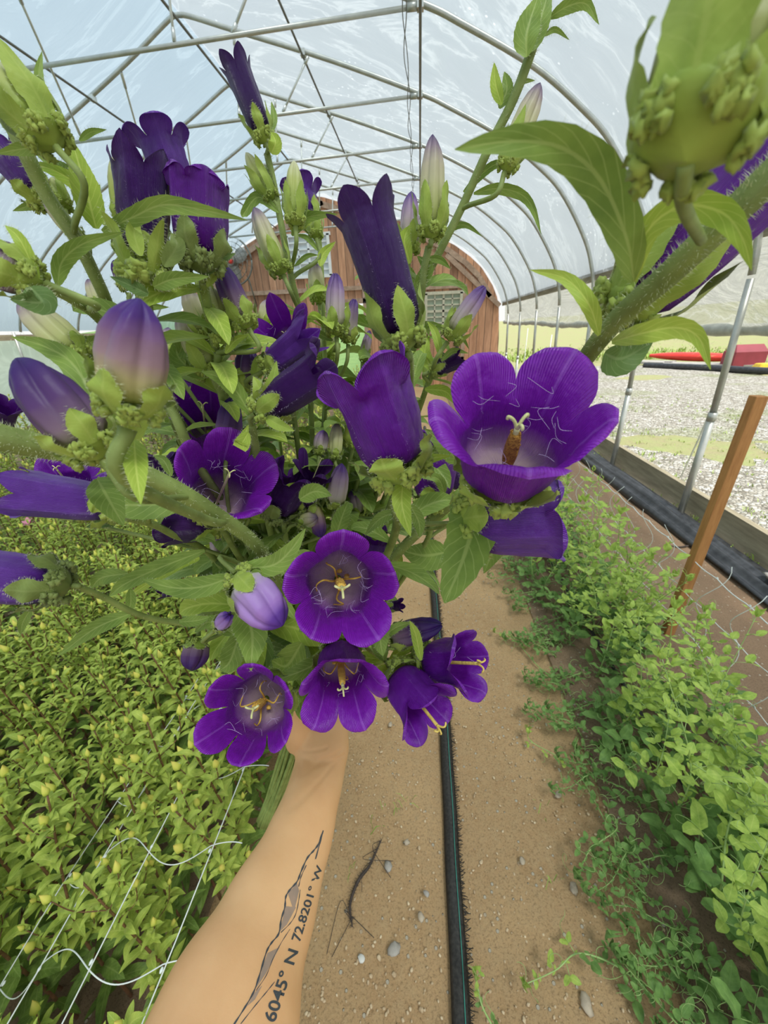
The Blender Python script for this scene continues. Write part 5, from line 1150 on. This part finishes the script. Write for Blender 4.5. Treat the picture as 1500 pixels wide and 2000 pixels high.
# --- left side bells
s = Stem('stem with the two violet bells lying to the left edge', [(245, 1010, .22), (330, 1040, .25), (450, 1130, .32)], .0022, .0024, hairs=150)
s.flower((215, 985, .205), (15, 958, .195), 84, 104, 'petal_lilac', pist=None, prof=SLIM, pointed=True, tf=.78, rec=0, curl=.2, sl=.1, label='violet bell lying sideways at the left edge', edge=90); s.flower((165, 985, .25), (112, 918, .225), 80, 160, 'petal', pist='style', pm=1.0, tf=.6, pointed=True, rec=.1, curl=.3, sl=.1)
s.flower((420, 1020, .27), (300, 1030, .26), 66, 88, 'petal_dark', pist=None, tf=.65, rec=.1, sl=.3); s.flower((400, 1150, .3), (300, 1152, .29), 24, 40, 'petal_dark', pist=None, pointed=True, sl=.2, cal=False); s.flower((-5, 840, .26), (5, 780, .25), 50, 70, 'petal_dark', pist=None, ped=False, cal=False)
s.leaf([(245, 1005, .215), (205, 1020, .21), (168, 1030, .21)], 22, 'leaf_dark'); s.foliage(.2, .7, 5); s.done()
s = Stem('arching thin stem with the violet blue bell cut by the left edge', [(150, 1145, .20), (200, 1165, .215), (270, 1200, .235), (340, 1215, .255), (420, 1222, .275), (500, 1240, .33)], .0016, .002, hairs=200)
s.flower((105, 1140, .190), (-80, 1120, .18), 98, 130, 'petal_lilac', pist=None, tf=.78, rec=.05, sl=.30, calm='calyx_dark', label='violet blue bell half cut by the left edge', chairs=8)
s.leaf([(255, 1198, .23), (185, 1228, .225), (112, 1282, .22)], 30, 'leaf'); s.leaf([(350, 1215, .255), (385, 1212, .255), (410, 1205, .255)], 22, 'leaf'); s.leaf([(400, 1075, .26), (310, 1110, .255), (245, 1140, .25), (213, 1165, .25)], 34, 'leaf', roll=.2); s.leaf([(390, 1090, .27), (350, 1100, .27), (215, 1190, .27)], 26, 'leaf_lime')
s.leaf([(250, 1120, .26), (200, 1128, .26), (178, 1148, .26)], 30, 'leaf'); s.leaf([(60, 1190, .21), (45, 1215, .21), (40, 1240, .21)], 18, 'leaf'); s.leaf([(255, 1150, .25), (255, 1180, .25), (248, 1198, .25)], 18, 'leaf'); s.done()
# --- lilac bud group
s = Stem('stem with the hanging lilac bud left of the centre open flower', [(505, 1100, .235), (530, 1150, .28), (570, 1260, .38)], .0026, .0026, hairs=200)
s.bud((476, 1138, .215), (552, 1222, .205), 84, 'bud_lilac', sl=.42, cw=1.0, pleat=.4, label='hanging lilac bud', spread=.05, hairs=10, wide=1.2)
s.leaf([(455, 1125, .212), (400, 1145, .208), (340, 1148, .205), (278, 1132, .205)], 42, 'leaf', hairs=3); s.leaf([(470, 1108, .215), (530, 1105, .21), (565, 1078, .208), (597, 1032, .206)], 42, 'leaf', hairs=3)
s.leaf([(472, 1185, .235), (492, 1235, .23), (490, 1310, .225)], 66, 'leaf'); s.bud((428, 1222, .25), (448, 1200, .245), 30, 'bud_lilac', sl=.3, openness=.3, label='small withered lilac bud'); s.bud((385, 1258, .27), (375, 1310, .265), 46, 'bud_dark', sl=.15, cw=.9, pleat=.5, label='small drooping purple bud')
s.leaf([(460, 1240, .26), (410, 1215, .26), (380, 1235, .26)], 30, 'leaf'); s.leaf([(470, 1230, .27), (450, 1290, .27), (430, 1310, .27)], 44, 'leaf'); s.leaf([(520, 1240, .3), (500, 1290, .3), (450, 1250, .3)], 50, 'leaf_dark'); s.foliage(.2, .7, 12); s.done()
# --- centre open flower F4
s = Stem('stem with the round open violet flower in the lower centre', [(672, 1200, .26), (650, 1260, .32), (620, 1330, .41)], .0026, .0026, hairs=60)
s.flower((660, 1130, .232), (672, 1158, .180), 128, 232, 'petal_bright', pist='stamen', pm=.72, tf=.52, rot=.32, rec=.05, curl=.22, hair=22, label='round open violet flower facing the camera', nc=12, calm='calyx', sl=.3, wob=.04)
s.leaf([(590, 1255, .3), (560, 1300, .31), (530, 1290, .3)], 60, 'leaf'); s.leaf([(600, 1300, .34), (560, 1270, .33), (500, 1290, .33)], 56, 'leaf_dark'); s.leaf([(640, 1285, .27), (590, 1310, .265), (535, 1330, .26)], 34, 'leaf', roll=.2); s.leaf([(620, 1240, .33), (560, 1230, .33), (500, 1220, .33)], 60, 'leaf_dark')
s.foliage(.1, .6, 14, .055, .04); s.done()
s = Stem('stem with the open violet flower at the lower left of the bouquet', [(555, 1370, .27), (575, 1350, .33), (590, 1345, .42)], .0022, .0022, hairs=60)
s.flower((520, 1365, .262), (478, 1398, .212), 112, 190, 'petal_bright', n=6, pist='stamen', pm=.62, tf=.54, rot=.5, rec=.05, curl=.22, hair=18, label='six lobed open flower with pale throat and curled yellow stamens', nc=11, sl=.15, wob=.045, narrow=.95)
s.leaf([(560, 1290, .33), (530, 1320, .33), (520, 1335, .33)], 60, 'leaf_dark'); s.done()
s = Stem('stem with the hanging violet flower over the wrist', [(668, 1262, .27), (650, 1290, .33), (615, 1345, .42)], .0022, .0022, hairs=60)
s.flower((664, 1278, .262), (672, 1368, .222), 94, 176, 'petal_bright', pist='stamen', pm=.72, tf=.54, rot=.15, rec=.05, curl=.3, hair=12, label='hanging violet flower with an orange pistil', nc=11, sl=.2, wob=.06)
s.leaf([(745, 1215, .24), (743, 1250, .235), (748, 1282, .235)], 34, 'leaf', hairs=1); s.leaf([(745, 1245, .24), (775, 1225, .24), (805, 1215, .24)], 18, 'leaf'); s.done()
s = Stem('side stem with the two small nodding violet bells over the path', [(760, 1290, .27), (735, 1300, .31), (640, 1350, .42)], .0020, .0022, hairs=100)
s.flower((778, 1322, .25), (850, 1412, .222), 88, 136, 'petal', pist='style', pm=1.02, tf=.62, kp=.10, rot=.5, rec=.08, curl=.35, label='nodding violet bell with a yellow pistil over the path', nc=10, hair=5, sl=.15)
s.flower((838, 1292, .26), (935, 1296, .235), 86, 132, 'petal', pist='style', pm=.95, tf=.60, kp=.10, rot=.2, rec=.08, curl=.35, label='rightmost small violet bell over the path', nc=10, hair=4, sl=.15)
s.bud((768, 1246, .255), (862, 1220, .245), 48, 'bud_dark', sl=.25, cw=1.0, pleat=.4, openness=.1, label='purple closed bell pointing right')
s.leaf([(822, 1290, .24), (812, 1240, .238), (800, 1212, .236)], 20, 'leaf_lime'); s.leaf([(750, 1290, .255), (738, 1240, .25), (742, 1195, .25)], 34, 'leaf'); s.leaf([(770, 1300, .26), (740, 1325, .26), (735, 1345, .26)], 34, 'leaf_lime'); s.leaf([(780, 1290, .26), (820, 1275, .26), (835, 1255, .26)], 14, 'leaf_lime'); s.foliage(.0, .5, 5, .03, .03); s.done('leaf_lime')
s = Stem('short stem with a small dark wilted flower right of the centre flower', [(745, 1110, .31), (720, 1180, .34), (650, 1300, .42)], .0018, .002, hairs=60)
s.flower((735, 1110, .30), (742, 1020, .295), 44, 70, 'petal_dark', pist=None, tf=.55, pointed=True, narrow=.6, sl=.2); s.flower((760, 1185, .27), (790, 1180, .265), 20, 30, 'petal_dark', pist=None, pointed=True); s.foliage(0, .7, 8); s.done()
# --- filler stems: leafy stalks behind
fills = [(430, 800, 'leafy stalk between the open flowers at the left centre'), (480, 880, 'leafy stalk in the middle of the bouquet'), (610, 780, 'leafy stalk behind the curved bell'), (690, 870, 'leafy stalk left of the shiny bell'), (640, 950, 'leafy stalk above the centre flower'), (520, 640, 'leafy stalk behind the star flower'), (740, 790, 'leafy stalk behind the shiny bell'), (380, 960, 'leafy stalk behind the thick left stem'), (560, 1050, 'leafy stalk behind the lilac bud'), (480, 1180, 'leafy stalk above the lower left flower'), (700, 1010, 'leafy stalk beside the thick right stem'), (330, 700, 'leafy stalk right of the big mauve bud'), (770, 640, 'leafy stalk behind the tall dark bell'), (430, 1100, 'leafy stalk left of the lilac bud'), (520, 1170, 'leafy stalk between the lilac bud and the centre flower'), (400, 700, 'leafy stalk under the slanting purple bud'), (640, 700, 'leafy stalk right of the star flower'), (350, 820, 'leafy stalk behind the half hidden violet flower')]
for i, (u, v, lb) in enumerate(fills):
    d = .30+.04*(i % 3); s = Stem(lb, [(u, v, d), (lerp(u, 600, .4), lerp(v, 1300, .4), d+.04), (lerp(u, 600, .75), lerp(v, 1300, .75), .40)], .0016, .002, hairs=60)
    s.bud((u, v-8, d), (u+rnd(-14, 14), v-rnd(50, 75), d-.005), rnd(28, 36), random.choice(['bud_pink', 'bud_cream', 'bud_green', 'bud_dark']), sl=.4, cw=1.25); s.foliage(.02, .75, 38, .068, .05, .36); s.done(random.choice(['leaf', 'leaf_lime', 'leaf']))
# tail ends of all stems form the bundle below the hand: one rubber-less bunch, kept as the stems themselves
# ================================================================ the arm holding the bouquet
def skinmat():
    m, nt, b = mat('warm_skin'); n = tnoise(nt, 14, 4); n2 = tnoise(nt, 260, 3)
    c_ = ramp(nt, n.outputs[0], [(.3, (.70, .37, .17)), (.7, (.82, .49, .245))])
    vo = N(nt, 'TexVoronoi', Scale=60.0); t_ = nt.nodes.new('ShaderNodeTexCoord'); nt.links.new(t_.outputs['Object'], vo.inputs['Vector'])
    sel = N(nt, 'SeparateColor'); nt.links.new(vo.outputs['Color'], sel.inputs[0])
    f = mix(nt, 1., ramp(nt, vo.outputs['Distance'], [(.03, (1,)*3), (.06, (0,)*3)]), ramp(nt, sel.outputs[0], [(.86, (0,)*3), (.9, (.6,)*3)]), 'MULTIPLY')
    c_ = mix(nt, f, c_, (.33, .15, .08)); nt.links.new(c_, b.inputs['Base Color']); b.inputs['Roughness'].default_value = .55; b.inputs['Specular IOR Level'].default_value = .3
    b.inputs['Subsurface Weight'].default_value = .12; b.inputs['Subsurface Radius'].default_value = (.01, .004, .002); b.inputs['Subsurface Scale'].default_value = .6
    bump(nt, b, n2.outputs[0], .25, .0006); return m
M['skin'] = skinmat()
M['ink'] = simple('dark_tattoo_ink', (.055, .065, .075), .6, 0, (.045, .05, .06), 60)
M['ink_wash'] = simple('grey_tattoo_shading', (.40, .265, .19), .6, 0, (.30, .22, .17), 110)
arm = empty('person', P(436, 2000, .24), 'bare forearm and hand gripping the bouquet, with mountain line and coordinates tattoo', 'person')
AO = arm.location.copy()
VW = (R3 @ Vector((0, 0, 1))).normalized()      # towards the camera
mb = MB()
sec = [(-164, 4117, .09, 0, .050), (265, 2564, .165, 0, .048), (442, 2000, .240, 290, 0), (519, 1800, .286, 194, 0), (580, 1650, .333, 134, 0), (609, 1560, .370, 108, 0), (624, 1500, .400, 100, 0), (629, 1455, .412, 106, 0), (622, 1412, .425, 112, 0), (612, 1370, .435, 104, 0)]
cp = [EYE+R3 @ Vector((-.06, -.42, .16)), EYE+R3 @ Vector((-.10, -.405, .03))]+[P(u, v, d) for u, v, d, w_, r in sec]; rr = [.052, .050]+[r if r else w_*.5*d/F for u, v, d, w_, r in sec]
c = cat(cp, 6); rad = []
for i in range(len(c)):
    f = i/6; k = min(int(f), len(rr)-2); t = f-k; rad.append(lerp(rr[k], rr[k+1], t*t*(3-2*t)))
rows = []
for i, p in enumerate(c):
    t = (c[min(i+1, len(c)-1)]-c[max(i-1, 0)]).normalized(); a = t.cross(VW).normalized(); b_ = a.cross(t); fl = lerp(.88, .76, min(1, i/42)) if i < 52 else lerp(.76, .55, min(1, (i-52)/12))
    rows.append([p+a*math.cos(th)*rad[i]+b_*math.sin(th)*rad[i]*fl for th in [2*PI*k/32 for k in range(32)]])
mb.grid(rows, 0, True)
n0 = len(rows)*32; mb.f.append(tuple(range(31, -1, -1))); mb.m.append(0); mb.f.append(tuple(n0-32+k for k in range(32))); mb.m.append(0)
# palm + fingers round the stems; D runs along the bundle, S to the right side, B away from the camera
D = (P(620, 1290, .405)-GRIP).normalized(); S = (R3 @ Vector((1, 0, 0))); S = (S-D*S.dot(D)).normalized(); Bk = S.cross(D); Bk = Bk if Bk.dot(VW) < 0 else -Bk
mb.ball(GRIP+S*.030-Bk*.0-D*.005, .030, nu=20, nv=14, sc=(.62, 1.0, .98), rot=Matrix((S, D, Bk)).transposed())
mb.ball(P(612, 1420, .428), .026, nu=20, nv=14)
for k in range(4):
    o = D*(.030-.019*k); ln = (.92, 1.0, .95, .8)[k]; r_ = (.0086, .0090, .0086, .0076)[k]
    # knuckle on the right, round the far side, tip back on the left
    q = [GRIP+o+S*.034-Bk*.006, GRIP+o+S*.038+Bk*.016*ln, GRIP+o+S*.020+Bk*.034*ln, GRIP+o-S*.004+Bk*.036*ln, GRIP+o-S*.022+Bk*.024*ln, GRIP+o-S*.026*ln+Bk*.006]
    mb.tube(cat(q, 5), [r_*(1.12-.32*i/25+.07*math.cos(i/25*PI*6)) for i in range(26)], 12); mb.ball(q[-1], r_*.8, nu=12, nv=8)
q = [P(588, 1450, .415), P(578, 1405, .405), P(574, 1368, .405), P(582, 1340, .41), P(600, 1318, .415)]
tt = cat(q, 6); mb.tube(tt, [lerp(.0165, .0088, min(1, i/16))*(1.05 if 14 < i < 18 else 1) for i in range(len(tt))], 14); mb.ball(q[-1], .0088, nu=12, nv=8)
body = mb.build('body', M['skin'], arm, origin=AO)
rm = body.modifiers.new('r', 'REMESH'); rm.mode = 'VOXEL'; rm.voxel_size = .0017; rm.use_smooth_shade = True
smo = body.modifiers.new('s', 'SMOOTH'); smo.factor = .6; smo.iterations = 9
bpy.context.view_layer.update()
dg = bpy.context.evaluated_depsgraph_get(); me = bpy.data.meshes.new_from_object(body.evaluated_get(dg)); body.modifiers.clear(); body.data = me
# wrist creases pressed into the skin
cr = [(P(a, b2, .40), P(e, f2, .40)) for a, b2, e, f2 in ((585, 1492, 660, 1478), (592, 1478, 668, 1462), (585, 1462, 640, 1452), (600, 1470, 672, 1474))]
for v in me.vertices:
    p = v.co+AO
    for a, b_ in cr:
        ab = b_-a; t = max(0, min(1, (p-a).dot(ab)/ab.length_squared)); q = a+ab*t+VW*0; dd = (p-q); dd = (dd-VW*dd.dot(VW)).length
        if dd < .0035 and (p-q).dot(VW) > -.005: v.co -= v.normal*.0009*math.exp(-(dd/.0012)**2)
me.update()
bvh = BVHTree.FromPolygons([v.co+AO for v in me.vertices], [tuple(f.vertices) for f in me.polygons])
def skin_pt(u, v, lift=.00025):
    d = (R3 @ Vector(((u-CX)/F, -(v-CY)/F, -1))).normalized(); h = bvh.ray_cast(EYE, d)
    return (h[0]+h[1]*lift) if h[0] is not None else None
def ink_line(mb, pix, w_, m=0):
    c = cat([Vector((u, v, 0)) for u, v in pix], 6); L_, R_ = [], []
    for i, p in enumerate(c):
        t = (c[min(i+1, len(c)-1)]-c[max(i-1, 0)]).normalized(); n = Vector((-t.y, t.x, 0))*w_*.5*(.8+.3*math.sin(i*1.3))
        a, b_ = skin_pt(*(p+n).xy), skin_pt(*(p-n).xy)
        if a and b_: L_.append(a); R_.append(b_)
    if len(L_) > 1: mb.grid([L_, R_], m)
mb = MB()
ridge_ = [(455, 2004), (478, 1968), (496, 1936), (508, 1900), (520, 1860), (530, 1842), (544, 1824), (549, 1796), (556, 1772), (558, 1752), (566, 1738), (580, 1722), (588, 1702), (600, 1676), (612, 1662), (622, 1648), (631, 1622)]
ink_line(mb, ridge_, 3.4); ink_line(mb, [(631, 1622), (626, 1642), (616, 1678)], 2.2); ink_line(mb, [(598, 1690), (588, 1712), (583, 1732)], 1.8)
ink_line(mb, [(548, 1822), (566, 1804), (577, 1786), (583, 1760), (586, 1738)], 1.6); ink_line(mb, [(470, 2000), (500, 1962), (520, 1938), (536, 1918)], 1.8); ink_line(mb, [(500, 1935), (520, 1905), (534, 1870), (550, 1840), (566, 1815)], 1.4)
mb.build('tattoo', M['ink'], arm, origin=AO)
mb = MB()
def wash(poly):
    # fan of small quads laid on the skin
    (a, b_, c_, d_) = [Vector((*p, 0)) for p in poly]; rows = []
    for i in range(7):
        row = []
        for j in range(6):
            s, t = j/5, i/6; p = a.lerp(b_, s).lerp(d_.lerp(c_, s), t); q = skin_pt(p.x, p.y, .00015); row.append(q if q else P(p.x, p.y, .3))
        rows.append(row)
    mb.grid(rows)
wash([(622, 1650), (630, 1628), (620, 1668), (614, 1680)]); wash([(546, 1820), (558, 1770), (578, 1772), (560, 1806)]); wash([(500, 1930), (522, 1862), (546, 1850), (520, 1900)]); wash([(562, 1745), (580, 1725), (584, 1740), (574, 1780)]); wash([(482, 1966), (498, 1938), (512, 1925), (498, 1952)])
mb.build('tattoo_shading', M['ink_wash'], arm, origin=AO)
def ink_text(s_, p0, p1, hpx, mb):
    cu = bpy.data.curves.new('t', 'FONT'); cu.body = s_; cu.size = 1; cu.resolution_u = 4; cu.offset = .018
    to = bpy.data.objects.new('t', cu); col(to); bpy.context.view_layer.update(); m_ = bpy.data.meshes.new_from_object(to.evaluated_get(bpy.context.evaluated_depsgraph_get()))
    xs_ = [v.co.x for v in m_.vertices]; x0, x1 = min(xs_), max(xs_); a, b_ = Vector((*p0, 0)), Vector((*p1, 0)); t = (b_-a).normalized(); n = Vector((t.y, -t.x, 0)); vs = []; ok = True
    h0, h1 = hpx
    for v in m_.vertices:
        f = (v.co.x-x0)/(x1-x0); p = a+(b_-a)*f+n*v.co.y*lerp(h0, h1, f)/.72; q = skin_pt(p.x, p.y, .0003)
        if q is None: ok = False; q = P(p.x, p.y, .3)
        vs.append(q)
    if ok or True: mb.add(vs, [tuple(f.vertices) for f in m_.polygons])
    bpy.data.objects.remove(to); bpy.data.curves.remove(cu)
mb = MB(); ink_text('6045\u00b0 N', (536, 1998), (582, 1858), (24, 20), mb); ink_text('72.8201\u00b0 W', (585, 1840), (630, 1692), (18, 12), mb)
mb.build('tattoo_lettering', M['ink'], arm, origin=AO)
